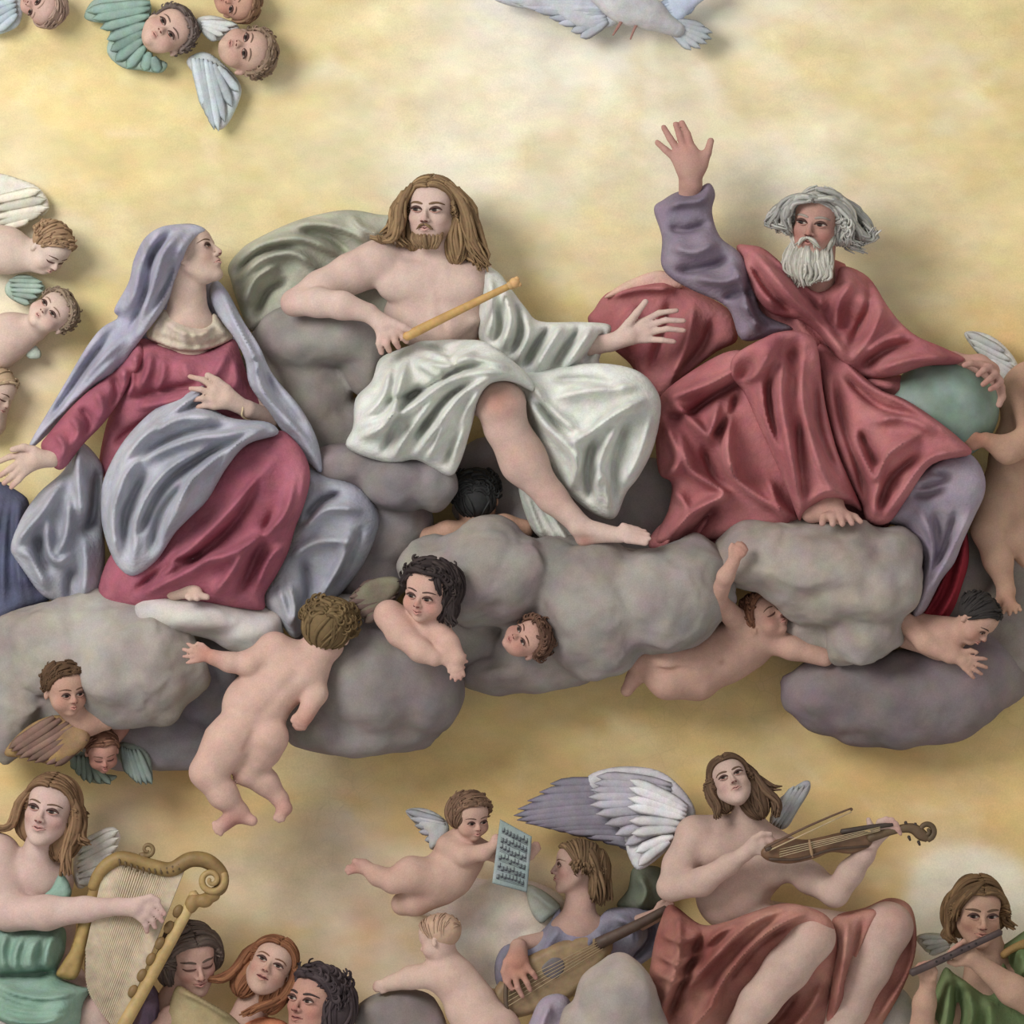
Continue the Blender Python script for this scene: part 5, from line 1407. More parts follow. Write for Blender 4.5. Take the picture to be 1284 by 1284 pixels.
def build_globe_angel():
    f = Fig('angel', 'tan-skinned winged boy propping up the globe with his forearm', 'angel', 1262, 765, 120, skin=(208, 164, 136), res=1.9)
    f.ell((1300, 500, 110), (46, 50, 36), 14); f.ell((1276, 570, 112), (34, 62, 32), 14, 14); f.ell((1258, 622, 118), (30, 36, 30), 12)
    f.limb([(1292, 498, 130, 24), (1298, 548, 160, 21), (1262, 564, 176, 17), (1234, 552, 190, 10)], 9)
    f.autohand((1236, 552, 190), 188, 36, curl=10, thumb=-1, r=4)
    f.limb([(1252, 636, 124, 29), (1240, 664, 138, 21), (1252, 702, 140, 18), (1262, 738, 140, 11)], 9)
    f.foot((1262, 742, 142), (1258, 754, 138), (1266, 758, 158), [((1258, 762, 164), (1257, 768, 167), 3.6), ((1265, 763, 166), (1265, 770, 169), 3.4), ((1271, 762, 165), (1273, 768, 168), 3.2), ((1276, 760, 163), (1279, 765, 165), 3.0)], r=10.5)
    f.limb([(1284, 630, 110, 26), (1274, 672, 128, 17), (1290, 700, 118, 15)], 9)
    f.paint(1225, 550, 195, 24, (182, 116, 92), .7); f.paint(1264, 760, 155, 18, (184, 118, 90), .6)
    f.build()
    f.wing([(1212, 416), (1236, 416), (1260, 430), (1280, 458), (1282, 494), (1258, 492), (1241, 454), (1225, 438)], [(1220, 420, 84), (1275, 490, 96)],
           feather_row([(1262, 440), (1276, 466), (1278, 490)], [(1214, 416), (1226, 438), (1248, 474)], 6, 100, 92, 12), (208, 206, 202), (190, 190, 188), seed=14)
build_globe_angel()

DOFF[0] = 0.0
# ------------------------------------------------------------------ cherub heads of the upper left
def build_far_cherubs():
    f = Fig('cherub', 'pale cherub with light brown hair bowing its face, below a translucent white wing', 'cherub', 40, 340, 25, skin=(232, 206, 190), res=1.5)
    h = f.head(60, 310, 48, 64, yaw=46, pitch=-38, roll=8, baby=True, closed=True, cheek=(222, 160, 146), cheek_amt=.3)
    f.limb([(42, 322, 36, 18), (4, 312, 28, 28), (-10, 310, 26, 30)], 12)
    f.build()
    f.hair(h, (172, 140, 104), (150, 118, 88), n=80, part=False, wave=.04, r=.035, seed=15, curl=.03, top=1.05)
    f.wing([(-20, 218), (28, 224), (50, 238), (58, 256), (50, 268), (34, 270), (20, 284), (-20, 290)], [(20, 250, 16)],
           feather_row([(-16, 250), (-8, 270), (0, 284)], [(48, 236), (58, 258), (34, 272)], 5, 26, 24, 14), (220, 216, 204), (212, 208, 190), T=6, seed=15)
    f = Fig('cherub', 'pale cherub gazing up with tilted head and grey-brown hair, green wing above', 'cherub', 30, 450, 25, skin=(230, 200, 184), res=1.5)
    h = f.head(62, 393, 50, 66, yaw=-18, pitch=12, roll=54, baby=True, gaze=(-.2, .6), cheek=(214, 150, 134), cheek_amt=.35, lips=(190, 116, 108), brow=(130, 104, 86))
    f.limb([(40, 410, 36, 18), (10, 420, 28, 28), (-6, 440, 26, 24)], 12)
    f.build()
    f.hair(h, (152, 132, 110), (128, 108, 90), n=80, part=False, wave=.04, r=.035, seed=16, curl=.03, top=1.05)
    f.wing([(2, 358), (17, 343), (36, 344), (52, 356), (50, 366), (31, 381), (8, 372)], [(25, 362, 24)],
           feather_row([(8, 350), (10, 362), (14, 372)], [(50, 352), (52, 364), (34, 380)], 5, 32, 32, 9), (164, 182, 170), (150, 172, 160), T=6, seed=17)
    f.wing([(28, 438), (38, 430), (48, 440), (46, 448), (32, 448)], [(38, 440, 30)], [], (176, 188, 176), (168, 182, 168), T=5, seed=18)
    f = Fig('cherub', 'fair-haired cherub with closed eyes below the gazing cherub', 'cherub', 0, 520, 20, skin=(228, 200, 180), res=1.6)
    h = f.head(-8, 490, 36, 58, yaw=60, pitch=-10, roll=20, baby=True, closed=True, cheek_amt=.3)
    f.limb([(-10, 505, 30, 18), (-20, 525, 26, 26)], 10)
    f.build()
    f.hair(h, (186, 160, 126), (170, 142, 110), n=50, part=False, wave=.04, r=.035, seed=18, top=1.04)
    # top left group
    f = Fig('cherub', 'cherub head tipped back with dark grey-brown hair over a sea-green wing', 'cherub', 205, 70, 25, skin=(222, 186, 168), res=1.5)
    h = f.head(207, 38, 40, 74, yaw=-8, pitch=14, roll=60, baby=True, gaze=(0, .4), cheek=(206, 136, 120), lips=(176, 98, 92), brow=(96, 76, 66))
    f.build()
    f.hair(h, (118, 104, 98), (94, 82, 78), n=80, part=False, wave=.04, r=.035, seed=19, curl=.03, top=1.05)
    f.wing([(102, 14), (116, -6), (150, -10), (182, -4), (186, 16), (170, 54), (188, 67), (207, 76), (199, 88), (174, 85), (150, 81), (131, 62), (134, 30), (108, 22)], [(120, 10, 18), (180, 70, 24)],
           feather_row([(186, 0), (184, 22), (178, 50), (190, 68)], [(104, 10), (128, 40), (146, 78), (196, 88)], 9, 34, 28, 15), (148, 172, 160), (124, 152, 142), T=7, seed=20)
    f = Fig('cherub', 'cherub head lying sideways with light brown hair beside a pale blue wing', 'cherub', 308, 92, 25, skin=(218, 180, 160), res=1.5)
    h = f.head(306, 62, 42, 76, yaw=-14, pitch=6, roll=96, baby=True, gaze=(0, .2), cheek=(200, 128, 112), lips=(170, 92, 86), brow=(110, 86, 70))
    f.build()
    f.hair(h, (150, 126, 104), (124, 102, 84), n=80, part=False, wave=.04, r=.035, seed=21, curl=.03, top=1.05)
    f.wing([(231, 74), (246, 62), (262, 64), (284, 82), (297, 98), (300, 116), (285, 150), (271, 160), (261, 146), (259, 118), (246, 96)], [(245, 72, 22), (280, 140, 22)],
           feather_row([(240, 70), (256, 72), (272, 80)], [(258, 140), (272, 162), (298, 112)], 7, 36, 30, 13), (200, 206, 208), (178, 190, 196), T=7, seed=22)
    f.wing([(244, 20), (268, 16), (298, 30), (286, 42), (264, 48), (250, 36)], [(270, 32, 28)], feather_row([(250, 24), (252, 34)], [(296, 28), (270, 48)], 4, 38, 36, 10), (206, 208, 206), (190, 196, 196), T=6, seed=23)
    f = Fig('cherub', 'ruddy brown-haired cherub face behind the small white wing', 'cherub', 295, 20, 25, skin=(214, 164, 140), res=1.5)
    h = f.head(294, -2, 38, 62, yaw=10, pitch=4, roll=112, baby=True, cheek=(196, 112, 92), brow=(110, 80, 60))
    f.build()
    f.hair(h, (146, 112, 84), (118, 88, 66), n=60, part=False, wave=.04, r=.035, seed=24, top=1.05)
    f = Fig('cherub', 'pink bald cherub head upside down beside a small bluish wing', 'cherub', 48, 20, 25, skin=(220, 182, 168), res=1.5)
    h = f.head(50, 2, 36, 62, yaw=26, pitch=-6, roll=128, baby=True, cheek=(206, 140, 126), brow=(150, 120, 104))
    f.build()
    f.hair(h, (176, 148, 132), (156, 128, 114), n=50, part=False, wave=.02, r=.03, seed=25, top=1.03)
    f.wing([(-20, -10), (20, -8), (24, 14), (14, 32), (-20, 38)], [(0, 15, 20)], feather_row([(16, -4), (18, 14)], [(-18, 6), (-6, 36)], 4, 30, 28, 12), (186, 198, 204), (170, 186, 194), T=6, seed=26)
build_far_cherubs()

def build_dove():
    r = empty('dove', 800, 30, 40, 'grey-white dove with spread wings hovering in the pale light', 'bird')
    adds = [p_ell((792, 6, 44), (46, 24, 24), 8, rot2(18)), p_ell((752, -16, 46), (18, 16, 16), 8), p_rc((760, -10, 44), (780, 2, 44), 16, 20, 8), p_rc((820, 18, 42), (850, 34, 40), 18, 10, 8)]
    V, F = sdf_mesh(adds, [], 1.8)
    mesh_obj('body', V, F, cloth_color(V, (192, 192, 194), (166, 166, 170), 3, 30), 'wing', r)
    for i, (x, y) in enumerate(((868, 60), (880, 58), (888, 52), (894, 46), (895, 38), (885, 30))):
        V, F = feather_mesh((836, 28 - i * 1.5, 40 + i * .4), (x, y, 36 + i * .4), 11, 0)
        mesh_obj('tail_feather', V, F, lin((176, 184, 190)) * (1 - .03 * i), 'wing', r)
    for (x, y) in ((772, 40), (794, 45)):
        V, F = tube([(x + 8, 24, 52), (x + 2, 34, 54), (x - 3, y + 2, 56)], [2.6, 2.0, 1.2], 6, 3); mesh_obj('foot', V, F, lin((150, 110, 100)), 'wing', r)
    make_wing(r, [(780, 20), (752, 34), (722, 30), (690, 12), (640, 4), (620, -10), (690, -30), (760, -20)], [(770, 10, 40), (640, -5, 30)],
              feather_row([(770, 0), (760, 12), (762, 24)], [(622, -8), (680, 14), (728, 44)], 8, 44, 34, 15), (184, 186, 192), (172, 178, 188), T=7, seed=27)
    make_wing(r, [(812, 10), (840, -6), (880, -22), (900, -18), (872, 6), (848, 24)], [(850, 0, 40)],
              feather_row([(820, 8), (834, 14)], [(892, -22), (872, 8)], 5, 44, 38, 13), (180, 192, 212), (170, 184, 206), T=7, seed=28)
build_dove()
# ------------------------------------------------------------------ harp player
def build_harpist():
    f = Fig('angel', 'brown-haired angel in a sea-green dress plucking the golden harp', 'angel', 40, 1290, 60, skin=(222, 188, 176), res=1.8)
    h = f.head(63, 1017, 118, 90, yaw=-14, pitch=2, roll=14, fem=True, lips=(170, 88, 84), brow=(104, 78, 58), gaze=(-.3, .3), cheek=(206, 134, 122), mouth=.15)
    f.limb([(54, 1050, 105, 19), (44, 1084, 96, 23)], 10)
    f.ell((40, 1106, 82), (52, 34, 36), 14); f.ell((40, 1160, 70), (54, 60, 36), 14)
    f.limb([(-4, 1074, 90, 30), (0, 1110, 100, 28), (12, 1142, 116, 23)], 9)
    f.limb([(12, 1144, 118, 23), (60, 1143, 136, 21), (110, 1138, 152, 15), (152, 1134, 166, 10.5)], 9)
    f.hand((152, 1134, 167), (174, 1135, 174),
           [[(192, 1129, 176), (202, 1133, 176), (209, 1143, 174)], [(191, 1137, 178), (200, 1143, 177), (206, 1152, 174)], [(187, 1144, 178), (194, 1151, 177), (197, 1160, 173)], [(181, 1149, 177), (186, 1157, 175), (187, 1165, 171)]],
           [(180, 1126, 178), (192, 1122, 178), (201, 1126, 177)], r=4.6, rp=12, rw=11)
    f.limb([(50, 1200, 70, 30), (118, 1275, 100, 26), (122, 1310, 95, 22)], 9)
    f.limb([(120, 1270, 105, 25), (132, 1300, 100, 22)], 8)
    f.build()
    gd = [([h.p(-.3, .25, .15), h.p(-.44, 0, .1), h.p(-.48, -.3, 0), h.p(-.7, -.42, -.1), h.p(-.95, -.42, -.15)], 16, 6, 4.2),
          ([h.p(.28, .3, .1), h.p(.42, .05, .1), h.p(.42, -.25, .05), h.p(.38, -.5, .02), h.p(.46, -.78, .05)], 18, 6, 4.5),
          ([h.p(.36, .2, 0), h.p(.5, -.05, 0), h.p(.52, -.25, 0), h.p(.62, -.3, 0)], 10, 5, 4)]
    f.hair(h, (146, 112, 78), (108, 80, 54), n=90, length=.15, wave=.05, r=.032, seed=30, guides=gd, top=1.08, hairline=.03, front=60, bulk=[(.25, -.2, -.15, .26, .45, .2), (-.2, -.15, -.2, .3, .35, .2)])
    f.drape('dress_neckline', [(76, 1094), (84, 1100), (91, 1118), (82, 1130), (56, 1124), (66, 1112)], [(74, 1112, 122)], (142, 172, 156), (100, 136, 120), T=8, edge=8, seed=31)
    f.drape('dress', [(-20, 1150), (20, 1164), (76, 1160), (82, 1190), (72, 1220), (96, 1234), (114, 1240), (106, 1256), (86, 1300), (-20, 1300)],
            [(0, 1170, 92), (70, 1180, 96), (60, 1250, 120), (0, 1280, 110), (105, 1245, 118)], (142, 172, 156), (100, 136, 120), T=24, edge=18, folds=
            fan([(-10, 1160), (40, 1172), (78, 1168)], [(-10, 1215), (30, 1220), (70, 1215)], 6, 6, 9, .1) + fan([(-10, 1230), (-10, 1280)], [(110, 1238), (90, 1280)], 6, 7, 11, .08) + [([(-10, 1225), (40, 1222), (76, 1218)], 6, -12)], seed=32)
    f.drape('underskirt', [(-20, 1256), (20, 1262), (44, 1280), (44, 1310), (-20, 1310)], [(10, 1285, 134)], (204, 198, 190), (184, 176, 168), T=14, edge=14, folds=fan([(-10, 1270), (30, 1275)], [(-10, 1300), (40, 1300)], 3, 6, 6), seed=33)
    f.wing([(94, 1062), (116, 1046), (140, 1038), (150, 1052), (136, 1080), (116, 1104), (98, 1116), (90, 1096)], [(100, 1080, 70), (140, 1050, 66)],
           feather_row([(96, 1070), (96, 1090), (98, 1108)], [(148, 1042), (146, 1066), (120, 1104)], 6, 80, 78, 12), (226, 222, 214), (210, 206, 196), seed=34)
build_harpist()

def build_harp():
    GOLD, GOLD2 = (158, 126, 64), (120, 92, 46)
    r = empty('harp', 160, 1284, 140, 'golden harp with a scrolled neck and dense pale strings', 'harp')
    V, F = tube([(150, 1296, 158), (196, 1214, 156), (236, 1140, 154), (246, 1118, 154)], [9, 8, 7.5, 7], 10, 6)
    mesh_obj('pillar', V, F, cloth_color(V, GOLD, (184, 156, 96), 3, 30), 'wood', r)
    # leafy notches down the pillar
    for i in range(6):
        t = i / 5; x, y = 232 - 56 * t, 1140 + 100 * t
        V, F = sdf_mesh([p_ell((x - 7, y, 158), (6, 9, 5), 0, rot2(28))], [], 1.6); mesh_obj('pillar_ornament', V, F, lin(GOLD2), 'wood', r)
    nk = [(118, 1112, 150), (126, 1094, 152), (140, 1080, 153), (158, 1074, 154), (190, 1083, 155), (216, 1088, 155), (240, 1076, 155), (262, 1078, 155), (279, 1094, 155), (278, 1112, 155), (264, 1118, 155)]
    V, F = tube(nk, [7, 8, 9, 9, 9, 9.5, 10, 10, 9, 8, 6], 10, 5)
    neck = mesh_obj('neck', V, F, cloth_color(V, (150, 122, 62), GOLD2, 5, 25), 'wood', r)
    sp = [(267 + (17 - i * .62) * math.cos(i * .42 - .5), 1101 + (17 - i * .62) * math.sin(i * .42 - .5), 160 + i * .25) for i in range(26)]
    V, F = tube(sp, np.linspace(5, 2.4, 26), 8, 2); mesh_obj('scroll', V, F, lin((162, 132, 74)), 'wood', neck)
    V, F = sdf_mesh([p_ell((258, 1127, 156), (11, 9, 8), 3), p_ell((243, 1130, 156), (9, 14, 8), 3, rot2(20)), p_ell((268, 1120, 154), (10, 9, 7), 3)], [], 1.6)
    mesh_obj('scroll_leaf', V, F, lin((140, 110, 56)), 'wood', neck)
    sp = [(187 + (9 - i * .42) * math.cos(-i * .5 + 2.6), 1063 + (9 - i * .42) * math.sin(-i * .5 + 2.6), 155) for i in range(17)]
    V, F = tube([(194, 1082, 155), (184, 1076, 155)] + sp, [4] * 2 + list(np.linspace(3.4, 1.6, 17)), 8, 2); mesh_obj('finial', V, F, lin((120, 96, 56)), 'wood', neck)
    for i in range(11):
        t = i / 10; V, F = tube([(152 + 74 * t, 1072 + 12 * math.sin(t * 2.6) + 3, 163), (153 + 74 * t, 1079 + 12 * math.sin(t * 2.6) + 3, 163)], [1.4, 1.4], 6); mesh_obj('tuning_pin', V, F, lin((90, 70, 40)), 'wood', neck)
    V, F = sheet([(116, 1108), (130, 1104), (126, 1130), (116, 1165), (108, 1196), (96, 1226), (72, 1222), (80, 1205), (92, 1185), (102, 1150)], [(120, 1110, 145), (85, 1215, 130)], T=10, edge=9, step=2)
    mesh_obj('soundbox', V, F, cloth_color(V, (172, 142, 72), GOLD2, 6, 30), 'wood', r)
    V, F = sheet([(122, 1126), (130, 1122), (150, 1270), (140, 1284), (112, 1240), (108, 1196)], [(128, 1150, 128), (135, 1260, 126)], T=5, edge=5, step=2.2)
    mesh_obj('soundboard', V, F, cloth_color(V, (190, 166, 130), (160, 112, 96), 7, 40), 'wood', r)
    a = catmull([(132, 1092, 153), (158, 1078, 154), (190, 1088, 155), (218, 1092, 155), (232, 1090, 155)], 12); b = catmull([(110, 1190, 150), (112, 1235, 150), (126, 1262, 151), (146, 1284, 152), (158, 1276, 154)], 12)
    for i in range(46):
        t = i / 45; p, q = (np.array([np.interp(t * (len(c) - 1), np.arange(len(c)), c[:, k]) for k in range(3)]) for c in (a, b))
        V, F = tube([p, q], [1.25, 1.25], 5); mesh_obj('string', V, F, lin((188, 170, 142)), 'wood', r)
build_harp()

# ------------------------------------------------------------------ the three singers
def build_singers():
    f = Fig('angel', 'dark-haired singer with lowered eyes in purple behind the harp pillar', 'angel', 235, 1290, 50, skin=(212, 168, 150), res=1.7)
    h = f.head(241, 1204, 92, 86, yaw=16, pitch=-20, roll=-10, closed=True, cheek=(192, 104, 96), lips=(150, 66, 70), brow=(84, 66, 56))
    f.limb([(232, 1230, 78, 22), (222, 1262, 70, 26), (218, 1296, 66, 34)], 10)
    f.limb([(222, 1275, 70, 16), (206, 1300, 90, 14), (200, 1290, 110, 11)], 8)
    f.autohand((196, 1284, 112), -20, 40, curl=25, thumb=-1, r=4.2)
    f.build()
    f.hair(h, (112, 96, 86), (86, 72, 66), n=110, length=.12, wave=.04, r=.04, seed=40, top=1.10, hairline=.01, front=58, bulk=[(-.25, -.1, -.15, .25, .36, .25), (.28, .05, -.1, .2, .32, .25)])
    f.drape('robe', [(176, 1244), (188, 1234), (200, 1252), (206, 1280), (200, 1310), (160, 1310), (166, 1270)], [(185, 1270, 70)], (128, 106, 128), (104, 86, 108), T=16, edge=14, folds=fan([(182, 1245), (198, 1250)], [(170, 1300), (200, 1300)], 3, 6, 7), seed=41)
    f = Fig('angel', 'auburn-haired singer with open mouth and tilted head, face raised', 'angel', 330, 1290, 50, skin=(216, 174, 154), res=1.7)
    h = f.head(338, 1214, 96, 80, yaw=-6, pitch=16, roll=26, fem=True, mouth=.8, cheek=(204, 126, 108), lips=(160, 78, 72), brow=(116, 76, 50), gaze=(0, .5))
    f.limb([(328, 1240, 80, 17), (314, 1268, 72, 20), (305, 1300, 70, 34)], 10)
    f.build()
    gd = [([h.p(-.3, .3, .1), h.p(-.42, .05, .05), h.p(-.45, -.25, 0), h.p(-.6, -.5, 0), h.p(-.85, -.6, -.05)], 18, 6, 4.4), ([h.p(.3, .3, .1), h.p(.42, 0, .05), h.p(.36, -.35, 0), h.p(.15, -.65, .05), h.p(.0, -.85, .05)], 18, 6, 4.4)]
    f.hair(h, (154, 100, 62), (120, 74, 46), n=90, length=.15, wave=.04, r=.034, seed=42, guides=gd, top=1.08, hairline=.03, bulk=[(-.25, -.2, -.15, .25, .4, .2), (.25, -.25, -.15, .2, .4, .2)])
    f.drape('robe', [(300, 1288), (318, 1278), (340, 1276), (362, 1286), (366, 1312), (296, 1312)], [(330, 1296, 92)], (190, 116, 76), (164, 96, 66), T=12, edge=12, seed=43)
    f = Fig('angel', 'curly black-haired singer in side view next to the auburn-haired singer', 'angel', 392, 1300, 50, skin=(210, 158, 138), res=1.7)
    h = f.head(393, 1258, 98, 88, yaw=-34, pitch=4, roll=12, mouth=.4, cheek=(190, 102, 88), lips=(150, 70, 64), brow=(60, 46, 44), gaze=(-.4, .2))
    f.limb([(400, 1290, 80, 22), (402, 1320, 70, 30)], 10)
    f.build()
    f.hair(h, (78, 66, 68), (58, 48, 52), n=120, part=False, wave=.06, r=.045, seed=44, curl=.06, top=1.14, hairline=.02, front=60, bulk=[(.2, 0, -.2, .34, .44, .34), (.2, -.3, -.2, .26, .3, .26)])
    V, F = sheet([(222, 1236), (240, 1243), (260, 1254), (296, 1277), (310, 1310), (214, 1310), (204, 1288), (212, 1262)], [(225, 1240, 112), (300, 1290, 116), (215, 1300, 112), (250, 1280, 124)], T=4, edge=4, step=2, folds=[([(222, 1240), (260, 1257), (298, 1282)], 4, 5)])
    o = mesh_obj('song_sheet', V, F, cloth_color(V, (166, 148, 106), (140, 124, 88), 5, 30), 'cloth'); tag(o, 'olive-brown song sheet held below the singers\' chins', 'song sheet')
build_singers()

# ------------------------------------------------------------------ cherub with the sheet of music
def build_reader():
    f = Fig('cherub', 'winged naked cherub flying with a sheet of music in both hands', 'cherub', 550, 1130, 60, skin=(218, 176, 156), res=1.5)
    h = f.head(590, 1024, 116, 60, yaw=24, pitch=-14, roll=-6, baby=True, gaze=(.4, -.3), cheek=(200, 122, 106), brow=(96, 72, 58))
    f.limb([(582, 1046, 104, 14), (574, 1062, 100, 24)], 8)
    f.ell((576, 1074, 98), (32, 32, 26), 10, 20); f.ell((560, 1098, 98), (34, 30, 28), 12, 10)
    f.limb([(560, 1060, 112, 13), (582, 1072, 124, 12), (606, 1068, 128, 9.5), (618, 1060, 130, 7)], 6)
    f.autohand((616, 1060, 130), -35, 22, curl=20, thumb=-1, r=2.8)
    f.limb([(600, 1062, 100, 12), (635, 1078, 104, 9), (664, 1072, 108, 7)], 6)
    f.autohand((662, 1074, 108), -50, 22, curl=20, thumb=-1, r=2.8)
    f.limb([(544, 1100, 106, 26), (516, 1096, 118, 22), (494, 1104, 118, 16)], 8)
    f.limb([(494, 1104, 118, 14), (474, 1098, 112, 12), (456, 1086, 108, 8), (440, 1090, 108, 5.5)], 7)
    f.limb([(456, 1086, 108, 7), (446, 1080, 112, 5)], 4)
    f.limb([(550, 1112, 96, 25), (520, 1128, 92, 20), (505, 1134, 84, 15)], 8)
    for i, (x, y) in enumerate(((436, 1086), (434, 1091), (437, 1095))): f.limb([(444, 1089, 108, 5), (x, y, 110, 2.6)], 2)
    f.paint(444, 1088, 108, 12, (190, 120, 104), .6)
    f.build()
    f.hair(h, (136, 104, 80), (104, 78, 60), n=100, part=False, wave=.04, r=.04, seed=50, curl=.03, top=1.07, bulk=[(-.1, .1, -.1, .38, .38, .36)])
    f.wing([(508, 1018), (526, 1014), (546, 1020), (562, 1034), (560, 1050), (540, 1066), (536, 1048), (520, 1034)], [(520, 1022, 60), (555, 1045, 72)],
           feather_row([(556, 1030), (560, 1042), (556, 1054)], [(508, 1018), (522, 1040), (540, 1066)], 6, 76, 66, 10), (178, 178, 178), (158, 160, 166), seed=51)
    r = empty('music_sheet', 642, 1072, 132, 'grey-blue sheet of written music held by the flying cherub', 'music sheet')
    Q = np.array([(627, 1026), (667, 1048), (661, 1118), (617, 1106)], float)
    V, F = sheet([tuple(p) for p in Q], [(627, 1026, 134), (667, 1048, 130), (617, 1106, 136), (661, 1118, 132)], T=2.5, edge=2, step=1.5, sharp=True)
    pg = mesh_obj('page', V, F, cloth_color(V, (150, 164, 162), (128, 142, 142), 4, 20), 'cloth', r)
    def at(u, v):
        p = (Q[0] * (1 - u) + Q[1] * u) * (1 - v) + (Q[3] * (1 - u) + Q[2] * u) * v
        return np.array([p[0], p[1], 134 + 2.7 - 4 * u + 2 * v])
    rnd = random.Random(5)
    for k in range(6):
        v0 = .12 + k * .145
        pr = []
        for j in range(4):
            V, F = tube([at(.1, v0 + j * .022), at(.9, v0 + j * .022)], [.35, .35], 4); pr.append((V, F, lin((96, 104, 108))))
        pr_n = []
        for j in range(8):
            u = .14 + j * .1; c = at(u, v0 + rnd.uniform(0, .06)) + np.array([0, 0, .3])
            V, F = tube([c - [1.6, .4, 0], c, c + [1.6, -.4, 0]], [.5, 1.2, .5], 5, 2); pr_n.append((V, F, lin((70, 72, 80))))
            V, F = tube([c + [1.4, 0, 0], c + [1.6, -5, 0]], [.35, .35], 4); pr_n.append((V, F, lin((70, 72, 80))))
        o = mesh_obj('music_staff', *merge(pr), 'face', pg); tag(o, kind='stuff')
        o = mesh_obj('music_notes', *merge(pr_n), 'face', pg); tag(o, kind='stuff')
build_reader()

def build_small_back():
    f = Fig('cherub', 'nearly bald naked cherub seen from behind, reaching over the dull grey cloud beside the lute', 'cherub', 590, 1290, 60, skin=(228, 192, 174), res=1.6)
    h = f.head(551, 1177, 106, 62, yaw=-116, pitch=-6, roll=-4, baby=True, cheek_amt=.4)
    f.limb([(556, 1198, 98, 18), (562, 1218, 95, 24)], 8)
    f.ell((568, 1228, 92), (34, 28, 28), 12, 20); f.ell((592, 1264, 92), (34, 42, 30), 14, -25); f.ell((616, 1292, 96), (38, 34, 32), 12)
    f.limb([(548, 1222, 98, 19), (516, 1226, 92, 14), (488, 1234, 86, 10)], 7)
    f.autohand((490, 1233, 86), 165, 24, curl=20, thumb=-1, r=3)
    f.build()
    f.hair(h, (188, 156, 130), (172, 138, 112), n=60, part=False, wave=.01, r=.016, seed=52, top=1.03, hairline=-.02)
build_small_back()

